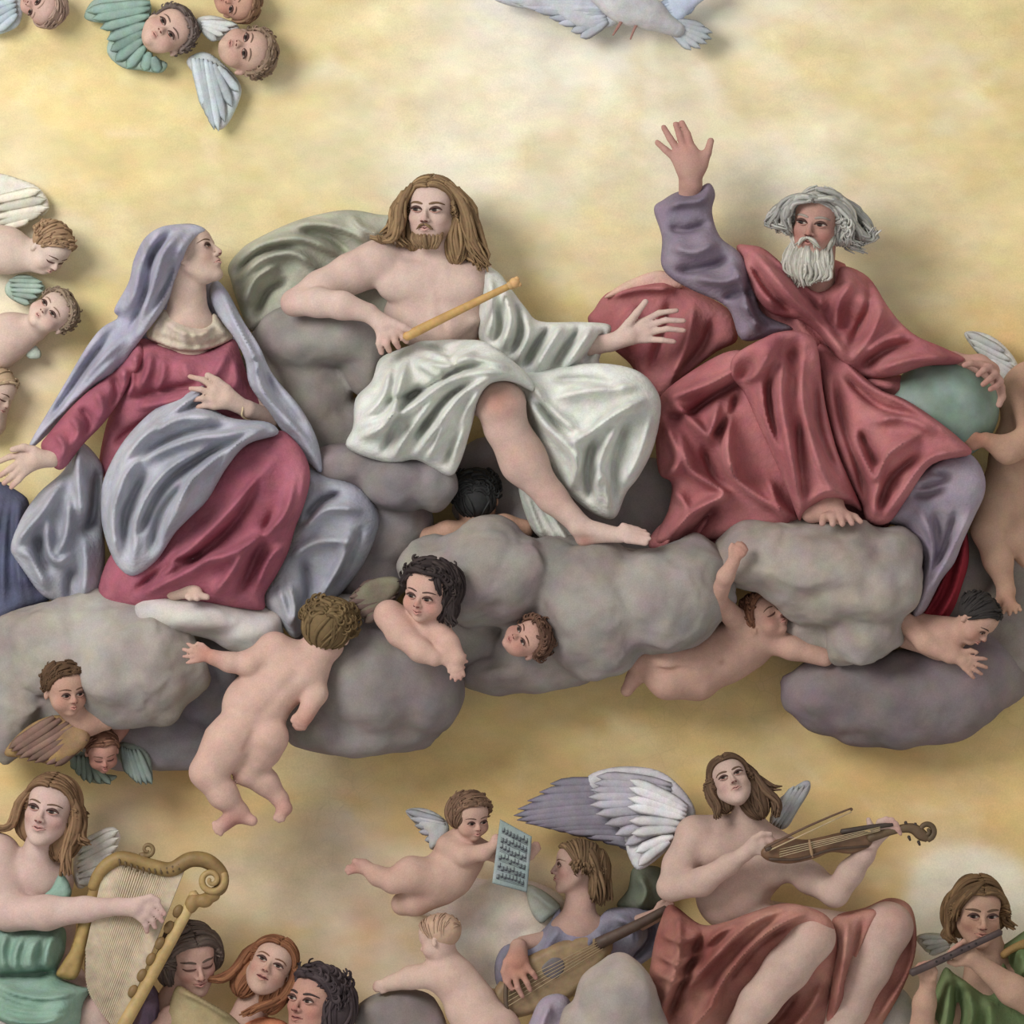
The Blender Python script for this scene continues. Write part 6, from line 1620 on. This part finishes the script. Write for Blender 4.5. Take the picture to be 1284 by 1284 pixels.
# ------------------------------------------------------------------ lute player
def build_lutist():
    f = Fig('angel', 'profile angel in blue-violet dress playing the lute', 'angel', 720, 1290, 50, skin=(206, 166, 150), res=1.6)
    h = f.head(722, 1089, 66, 68, yaw=-80, pitch=10, roll=-2, fem=True, cheek=(190, 116, 104), lips=(160, 84, 80), brow=(110, 78, 58), gaze=(-.3, .2))
    f.limb([(730, 1106, 58, 16), (728, 1134, 58, 17), (724, 1160, 60, 24)], 10)
    f.ell((726, 1168, 58), (38, 22, 24), 12)
    f.limb([(726, 1168, 54, 16), (690, 1180, 56, 12), (655, 1185, 70, 10)], 6); f.limb([(726, 1168, 54, 16), (790, 1165, 50, 12), (822, 1150, 66, 9)], 6)
    f.hand((650, 1188, 84), (649, 1206, 100), [[(638, 1220, 106), (637, 1232, 108), (642, 1240, 106)], [(646, 1224, 108), (649, 1238, 110), (655, 1249, 107)], [(655, 1222, 108), (661, 1232, 110), (665, 1241, 107)], [(662, 1214, 106), (668, 1220, 108), (672, 1226, 106)]],
           [(636, 1206, 104), (632, 1218, 106), (634, 1230, 106)], r=4.4, rp=14, rw=11)
    f.paint(650, 1212, 110, 30, (196, 122, 92), .7)
    f.autohand((820, 1152, 70), -30, 34, curl=30, thumb=-1, r=3.6)
    f.build()
    gd = [([h.p(-.05, .45, -.1), h.p(.28, .3, -.2), h.p(.3, 0, -.35), h.p(.25, -.35, -.45), h.p(.15, -.6, -.5)], 20, 6, 4), ([h.p(-.1, .4, -.2), h.p(-.1, .2, -.52), h.p(.1, -.2, -.6), h.p(.15, -.5, -.62)], 20, 7, 4), ([h.p(.25, .3, .1), h.p(.32, .1, -.1), h.p(.28, -.1, -.3), h.p(.2, -.5, -.4)], 12, 4, 3.6)]
    f.hair(h, (132, 104, 72), (98, 76, 52), n=80, length=.2, wave=.04, r=.034, seed=60, guides=gd, top=1.07, hairline=.03, bulk=[(0, -.1, -.42, .3, .5, .2)])
    f.drape('dress', [(702, 1141), (711, 1160), (734, 1172), (752, 1152), (770, 1140), (812, 1143), (832, 1152), (828, 1192), (800, 1216), (760, 1246), (700, 1250), (660, 1222), (628, 1244), (620, 1214), (632, 1188), (664, 1181), (688, 1160)],
            [(702, 1150, 52), (735, 1172, 74), (712, 1166, 66), (755, 1160, 60), (735, 1200, 50), (800, 1150, 40), (640, 1200, 62), (740, 1230, 44)], (140, 136, 154), (108, 104, 120), T=16, edge=16, folds=
            fan([(700, 1160), (730, 1180), (760, 1160)], [(670, 1200), (720, 1210), (770, 1200)], 4, 9, 4) + [([(770, 1150), (795, 1165), (800, 1190)], 7, 7), ([(812, 1150), (815, 1180), (790, 1210)], 7, -8), ([(640, 1192), (632, 1215), (630, 1236)], 6, 8)], seed=61)
    f.drape('sash', [(660, 1113), (676, 1116), (696, 1130), (704, 1142), (690, 1152), (678, 1160), (665, 1143)], [(680, 1136, 44)], (186, 190, 178), (150, 162, 152), T=7, edge=7, folds=[([(664, 1118), (684, 1134), (700, 1146)], 4, 5)], seed=62)
    f.drape('green_drape', [(794, 1092), (812, 1088), (832, 1094), (836, 1130), (816, 1146), (790, 1148), (774, 1138), (788, 1118)], [(806, 1120, 26)], (118, 124, 106), (100, 106, 92), T=14, edge=14, folds=[([(800, 1098), (810, 1120), (800, 1142)], 7, 8)], seed=63)
    f.drape('lap_drape', [(664, 1300), (668, 1272), (680, 1252), (700, 1246), (714, 1254), (720, 1276), (722, 1304)], [(692, 1280, 96)], (168, 156, 170), (142, 130, 148), T=22, edge=22, folds=[([(690, 1256), (680, 1280), (676, 1300)], 6, 7)], seed=64)
    r = empty('lute', 690, 1275, 70, 'brown pear-shaped lute held against the profile angel', 'lute')
    out = [(674, 1194), (702, 1181), (738, 1173), (760, 1174), (769, 1188), (756, 1212), (722, 1248), (693, 1264), (655, 1276), (634, 1276), (616, 1254), (626, 1232), (648, 1208)]
    V, F = sheet(out, [(640, 1255, 80), (700, 1215, 80), (765, 1180, 70), (640, 1225, 80), (700, 1250, 80)], T=14, edge=10, step=2)
    mesh_obj('body', V, F, cloth_color(V, (150, 124, 86), (122, 96, 66), 5, 30), 'wood', r)
    V, F = sheet([(682, 1208), (694, 1200), (706, 1204), (708, 1216), (698, 1228), (684, 1226), (678, 1216)], [(694, 1214, 92.5)], T=2.2, edge=3, step=1.6); mesh_obj('rosette', V, F, lin((104, 96, 98)), 'wood', r)
    V, F = tube([(635, 1226, 104), (634, 1250, 104), (636, 1268, 102)], [2.5, 3, 2.5], 8, 4); mesh_obj('bridge', V, F, lin((92, 74, 58)), 'wood', r)
    V, F = tube([(750, 1184, 88), (800, 1160, 84), (836, 1141, 78)], [8, 6.5, 5.5], 8, 4); mesh_obj('neck', V, F, lin((84, 66, 56)), 'wood', r)
    for i in range(5):
        V, F = tube([(636, 1238 + i * 6, 104), (756, 1178 + i * 3, 92)], [.5, .5], 4); mesh_obj('string', V, F, lin((170, 148, 112)), 'wood', r)
build_lutist()

# ------------------------------------------------------------------ violin player
def build_violinist():
    f = Fig('angel', 'bare-chested angel with grey-white wings playing the violin, red drapery round the hips', 'angel', 950, 1290, 60, skin=(216, 182, 166), res=1.7)
    h = f.head(916, 980, 138, 70, yaw=6, pitch=22, roll=-20, lips=(168, 98, 92), brow=(100, 74, 54), gaze=(-.4, .6), cheek=(196, 130, 116), cheek_amt=.35)
    f.limb([(930, 1004, 122, 15), (940, 1032, 112, 18)], 10)
    f.limb([(872, 1046, 104, 24), (935, 1042, 104, 22), (990, 1072, 98, 22)], 12)
    f.ell((935, 1080, 100), (56, 46, 38), 16, 10); f.ell((918, 1122, 98), (46, 46, 34), 16, 14)
    f.ell((900, 1068, 126), (32, 22, 16), 12, -6); f.ell((965, 1088, 122), (28, 22, 16), 12, 12)
    f.ell((925, 1120, 122), (30, 28, 12), 10, 10)
    f.limb([(872, 1050, 112, 25), (852, 1084, 126, 21), (840, 1110, 140, 16.5)], 8)
    f.limb([(841, 1112, 142, 16.5), (878, 1104, 156, 17), (912, 1082, 166, 12.5), (932, 1068, 170, 9)], 8)
    f.hand((932, 1068, 171), (944, 1058, 176), [[(952, 1048, 178), (962, 1046, 178), (970, 1052, 176)], [(955, 1053, 180), (965, 1053, 180), (971, 1060, 178)], [(955, 1059, 180), (964, 1062, 180), (968, 1068, 178)], [(951, 1065, 179), (958, 1069, 179), (960, 1074, 177)]],
           [(944, 1049, 180), (953, 1043, 181), (964, 1043, 180)], r=4, rp=10.5, rw=9.5)
    f.limb([(985, 1078, 104, 21), (1015, 1100, 128, 19), (1044, 1118, 148, 16.5)], 8)
    f.limb([(1046, 1118, 150, 17), (1064, 1092, 162, 16), (1081, 1070, 168, 12), (1094, 1050, 170, 9)], 8)
    f.hand((1094, 1050, 170), (1104, 1040, 172), [[(1100, 1028, 180), (1108, 1024, 184), (1114, 1030, 184)], [(1107, 1028, 181), (1115, 1025, 184), (1120, 1032, 184)], [(1113, 1031, 181), (1120, 1030, 184), (1124, 1037, 183)], [(1117, 1037, 180), (1123, 1037, 183), (1126, 1043, 182)]],
           [(1094, 1038, 178), (1088, 1032, 180), (1086, 1025, 180)], r=4, rp=10, rw=9.5)
    f.limb([(930, 1150, 90, 28), (985, 1168, 125, 24), (1016, 1174, 160, 27)], 9); f.limb([(1016, 1172, 165, 29), (985, 1212, 158, 28), (950, 1255, 146, 24), (924, 1296, 138, 20)], 9)
    f.limb([(960, 1155, 80, 26), (1070, 1172, 88, 26), (1112, 1162, 120, 30)], 9); f.limb([(1112, 1162, 122, 31), (1088, 1212, 118, 28), (1064, 1262, 112, 25), (1050, 1300, 108, 22)], 9)
    f.paint(1024, 1160, 186, 20, (216, 160, 142), .5); f.paint(1122, 1150, 145, 20, (210, 150, 134), .5)
    f.build()
    gd = [([h.p(-.3, .3, .05), h.p(-.42, 0, .02), h.p(-.40, -.3, -.05), h.p(-.45, -.5, -.1)], 16, 5, 3.6), ([h.p(.3, .3, .05), h.p(.44, 0, .0), h.p(.5, -.3, -.05), h.p(.62, -.6, -.1), h.p(.55, -.85, -.1)], 18, 6, 4), ([h.p(.35, .2, -.1), h.p(.52, -.1, -.1), h.p(.62, -.3, -.1), h.p(.74, -.36, -.1)], 10, 5, 3.6)]
    f.hair(h, (112, 86, 62), (84, 62, 46), n=90, length=.2, wave=.05, r=.034, seed=70, guides=gd, top=1.08, hairline=.03, bulk=[(.28, -.3, -.15, .26, .5, .2), (-.25, -.1, -.2, .24, .34, .2)])
    RD, RD2 = (182, 128, 112), (138, 78, 70)
    f.drape('drapery', [(842, 1134), (878, 1158), (910, 1154), (938, 1143), (985, 1130), (1030, 1142), (1046, 1166), (1048, 1200), (1044, 1240), (1030, 1306), (815, 1306), (812, 1250), (818, 1194), (828, 1155)],
            [(845, 1140, 104), (900, 1165, 132), (985, 1142, 158), (1035, 1156, 166), (1000, 1175, 156), (830, 1260, 104), (920, 1220, 126), (990, 1260, 100), (1030, 1230, 112)], RD, RD2, T=20, edge=14, folds=[
                ([(985, 1134), (940, 1152), (890, 1200), (850, 1250)], 7, 12), ([(1010, 1138), (960, 1165), (910, 1220), (870, 1290)], 7, 13), ([(1000, 1148), (950, 1180), (900, 1240)], 5, -10), ([(850, 1145), (848, 1200), (830, 1260)], 8, 12), ([(880, 1165), (862, 1215), (835, 1280)], 7, -10),
                ([(830, 1170), (850, 1178), (880, 1170)], 5, 9), ([(824, 1196), (850, 1206), (880, 1190)], 5, 9), ([(822, 1220), (850, 1226), (880, 1210)], 6, 10), ([(900, 1250), (870, 1280), (860, 1300)], 6, 9), ([(930, 1152), (900, 1165), (880, 1185)], 5, 9), ([(1030, 1230), (1010, 1270), (980, 1300)], 8, 10), ([(1000, 1240), (980, 1270), (950, 1300)], 6, -9)], seed=71, corr=4)
    f.drape('drapery_knee', [(1046, 1150), (1085, 1138), (1117, 1126), (1143, 1138), (1150, 1178), (1142, 1218), (1116, 1270), (1086, 1306), (1034, 1306), (1042, 1230), (1046, 1180)],
            [(1050, 1160, 100), (1120, 1140, 92), (1140, 1200, 88), (1060, 1290, 90)], RD, RD2, T=16, edge=12, folds=[([(1120, 1130), (1142, 1150), (1142, 1210), (1100, 1280)], 6, 10), ([(1060, 1156), (1058, 1200), (1048, 1260)], 6, 12), ([(1075, 1150), (1068, 1190), (1060, 1230)], 5, -8)], seed=72)
    f.drape('drapery_fold', [(1042, 1152), (1064, 1144), (1090, 1138), (1100, 1146), (1084, 1172), (1072, 1204), (1060, 1250), (1046, 1290), (1034, 1290), (1042, 1230), (1046, 1186)],
            [(1050, 1160, 140), (1090, 1148, 136), (1045, 1270, 118)], RD, RD2, T=12, edge=10, folds=[([(1060, 1152), (1056, 1200), (1044, 1270)], 5, 8), ([(1080, 1150), (1066, 1200), (1054, 1250)], 5, -7)], seed=75)
    f.wing([(738, 974), (778, 962), (826, 967), (857, 991), (873, 1020), (860, 1038), (834, 1070), (802, 1092), (788, 1074), (782, 1050), (762, 1018), (744, 996)],
           [(750, 980, 60), (850, 1010, 78), (800, 1080, 70)],
           feather_row([(800, 985), (795, 1010), (795, 1040), (800, 1070)], [(690, 984), (644, 1024), (690, 1040), (775, 1056)], 13, 66, 56, 15, 2.0, col=(132, 126, 140)) + feather_row([(842, 985), (840, 1010), (835, 1040)], [(748, 974), (740, 1010), (784, 1060)], 9, 84, 78, 15, 2.0, col=(168, 164, 174)) + feather_row([(862, 1012), (858, 1030), (840, 1056)], [(790, 978), (788, 1020), (800, 1086)], 8, 94, 88, 14, 1.5, col=(206, 204, 208)),
           (206, 204, 208), (160, 154, 164), seed=73)
    f.wing([(966, 1036), (972, 1010), (988, 994), (1012, 979), (1017, 990), (1002, 1016), (986, 1040)], [(990, 1010, 70)], feather_row([(968, 1034), (980, 1040)], [(996, 986), (1016, 984)], 4, 82, 80, 10), (158, 160, 164), (176, 178, 180), T=6, seed=74)
    # violin
    r = empty('violin', 1040, 1060, 180, 'dark wooden violin with a curled scroll held under the angel\'s chin', 'violin')
    WD, WD2 = (128, 92, 60), (96, 68, 46)
    V, F = sheet([(952, 1062), (966, 1052), (984, 1048), (1008, 1050), (1030, 1046), (1058, 1040), (1084, 1040), (1095, 1048), (1086, 1062), (1064, 1068), (1040, 1066), (1018, 1074), (990, 1080), (966, 1078), (953, 1071)], [(960, 1065, 178), (1090, 1052, 172)], T=11, edge=7, step=1.6)
    mesh_obj('body', V, F, cloth_color(V, WD, WD2, 4, 24), 'wood', r)
    V, F = tube([(1086, 1048, 182), (1120, 1038, 180), (1140, 1036, 178), (1152, 1044, 177), (1160, 1049, 176)], [6, 5, 6.5, 7.5, 5], 8, 4); nk = mesh_obj('neck', V, F, lin((98, 76, 50)), 'wood', r)
    sp = [(1158 + (11 - i * .5) * math.cos(1.4 - i * .5), 1039 + (11 - i * .5) * math.sin(1.4 - i * .5), 177 + i * .2) for i in range(18)]
    V, F = tube(sp, np.linspace(4.2, 2.2, 18), 8, 2); mesh_obj('scroll', V, F, lin((92, 72, 46)), 'wood', nk)
    V, F = tube([(1052, 1040, 187), (1090, 1034, 187), (1116, 1031, 185)], [3.4, 3.2, 2.6], 8, 3); mesh_obj('fingerboard', V, F, lin((62, 50, 42)), 'wood', r)
    V, F = tube([(962, 1074, 190), (1000, 1074, 190), (1040, 1062, 188), (1086, 1058, 186)], [2, 2, 2, 1.6], 6, 3); mesh_obj('rib', V, F, lin((72, 52, 38)), 'wood', r)
    V, F = tube([(1012, 1050, 189), (1014, 1062, 191), (1016, 1072, 189)], [1.6, 2.2, 1.6], 6, 3); mesh_obj('bridge', V, F, lin((150, 118, 80)), 'wood', r)
    for x, y in ((1132, 1028), (1144, 1030), (1136, 1046), (1148, 1052)):
        V, F = tube([(x, y, 180), (x + 2, y + 5, 180)], [2.4, 1.6], 6); mesh_obj('tuning_peg', V, F, lin((56, 44, 36)), 'wood', nk)
    for i in range(4):
        V, F = tube([(975, 1062 + i * 3, 191), (1100, 1034 + i * 1.5, 190)], [.45, .45], 4); mesh_obj('string', V, F, lin((186, 166, 126)), 'wood', r)
    b = empty('bow', 1010, 1034, 195, 'thin violin bow drawn across the strings', 'bow')
    V, F = tube([(956, 1060, 196), (1010, 1033, 197), (1060, 1012, 197), (1064, 1013, 197)], [1.9, 1.7, 1.4, 1.8], 6, 4); mesh_obj('stick', V, F, lin((92, 66, 46)), 'wood', b)
    V, F = tube([(960, 1064, 196), (1064, 1015, 197)], [1.0, 1.0], 6); mesh_obj('bow_hair', V, F, lin((176, 152, 112)), 'wood', b)
    V, F = sdf_mesh([p_ell((961, 1061, 196), (5, 3, 2.4), 0, rot2(-26))], [], .8); mesh_obj('frog', V, F, lin((70, 52, 40)), 'wood', b)
build_violinist()

# ------------------------------------------------------------------ flute player
def build_flutist():
    f = Fig('angel', 'brown-haired angel in a green tunic playing a dark flute before a pale halo', 'angel', 1240, 1290, 50, skin=(204, 160, 134), res=1.7)
    h = f.head(1226, 1144, 108, 86, yaw=10, pitch=-8, roll=2, lips=(168, 92, 80), brow=(92, 68, 48), gaze=(-.5, -.2), cheek=(190, 116, 94))
    f.limb([(1234, 1174, 92, 22), (1238, 1205, 84, 26), (1240, 1240, 76, 34)], 10)
    f.limb([(1240, 1230, 76, 26), (1290, 1235, 84, 24), (1318, 1268, 110, 22)], 9)
    f.limb([(1316, 1268, 112, 21), (1268, 1240, 130, 19), (1228, 1208, 140, 11.5)], 8)
    f.hand((1228, 1208, 141), (1214, 1196, 146), [[(1212, 1184, 149), (1206, 1178, 154), (1200, 1182, 157)], [(1205, 1187, 149), (1199, 1183, 154), (1193, 1187, 157)], [(1199, 1191, 149), (1193, 1188, 154), (1187, 1193, 157)], [(1195, 1197, 148), (1188, 1194, 153), (1182, 1199, 156)]],
           [(1204, 1204, 148), (1196, 1206, 150), (1188, 1204, 152)], r=4.2, rp=11.5, rw=10.5)
    f.limb([(1240, 1250, 76, 26), (1190, 1290, 90, 20), (1154, 1300, 116, 18)], 9)
    f.limb([(1154, 1302, 116, 17), (1158, 1256, 130, 14), (1162, 1234, 138, 10)], 8)
    f.hand((1162, 1232, 139), (1160, 1220, 144), [[(1168, 1212, 150), (1164, 1204, 155), (1158, 1206, 158)], [(1162, 1210, 150), (1157, 1205, 155), (1152, 1208, 158)], [(1156, 1211, 150), (1151, 1207, 154), (1146, 1212, 157)], [(1150, 1215, 148), (1145, 1213, 152), (1142, 1218, 155)]],
           [(1168, 1224, 149), (1170, 1216, 152), (1166, 1210, 154)], r=3.8, rp=10, rw=9.5)
    f.build()
    gd = [([h.p(-.25, .35, .1), h.p(-.42, .1, .05), h.p(-.42, -.2, 0), h.p(-.46, -.34, .05), h.p(-.36, -.42, .1)], 18, 5, 4.4), ([h.p(.28, .35, .1), h.p(.40, .1, .05), h.p(.42, -.1, 0), h.p(.52, -.2, .05)], 14, 5, 4.2), ([h.p(.0, .48, .2), h.p(-.2, .36, .34), h.p(-.34, .15, .22), h.p(-.4, -.1, .1)], 8, 3, 3.6)]
    f.hair(h, (128, 98, 62), (96, 72, 46), n=100, length=.12, wave=.05, r=.036, seed=80, guides=gd, top=1.09, hairline=.03, bulk=[(-.2, -.05, -.2, .28, .38, .22), (.25, 0, -.15, .22, .3, .2)])
    f.drape('tunic', [(1186, 1214), (1198, 1222), (1214, 1232), (1240, 1246), (1250, 1226), (1252, 1200), (1264, 1182), (1312, 1170), (1330, 1310), (1160, 1310), (1166, 1262), (1176, 1234)],
            [(1185, 1225, 84), (1230, 1260, 100), (1270, 1200, 92), (1300, 1280, 90), (1170, 1290, 90)], (118, 136, 90), (92, 110, 68), T=20, edge=16, folds=[
                ([(1190, 1220), (1186, 1260), (1180, 1300)], 8, 10), ([(1210, 1236), (1216, 1270), (1206, 1300)], 8, 12), ([(1198, 1230), (1200, 1270), (1194, 1300)], 6, -9), ([(1236, 1250), (1240, 1280), (1230, 1304)], 8, 10), ([(1260, 1190), (1264, 1210), (1272, 1226)], 6, -8), ([(1276, 1190), (1282, 1206), (1280, 1224)], 6, 8)], seed=81)
    f.drape('collar', [(1254, 1194), (1268, 1184), (1288, 1176), (1290, 1186), (1270, 1194), (1258, 1202)], [(1272, 1188, 112)], (164, 132, 74), (140, 110, 60), T=5, edge=5, step=1.8, seed=82)
    f.wing([(1150, 1178), (1160, 1172), (1180, 1172), (1199, 1178), (1190, 1190), (1168, 1197), (1158, 1190)], [(1175, 1184, 60)], feather_row([(1196, 1178), (1192, 1188)], [(1152, 1176), (1166, 1198)], 4, 70, 68, 9), (170, 174, 160), (186, 186, 176), T=6, seed=83)
    r = empty('flute', 1196, 1192, 160, 'dark wooden flute held to the lips of the angel in green', 'flute')
    V, F = tube([(1140, 1217, 162), (1170, 1204, 160), (1215, 1183, 158), (1252, 1166, 156)], [5.2, 5, 4.6, 4.4], 10, 5); mesh_obj('tube', V, F, cloth_color(V, (84, 66, 62), (62, 48, 48), 3, 20), 'wood', r)
    for t in (.28, .36, .44, .56, .64, .72):
        x, y = 1140 + 112 * t, 1217 - 51 * t
        V, F = tube([(x, y, 164.6 - 5 * t), (x, y, 166.2 - 5 * t)], [1.5, 1.5], 7); mesh_obj('finger_hole', V, F, lin((36, 28, 28)), 'wood', r)
build_flutist()
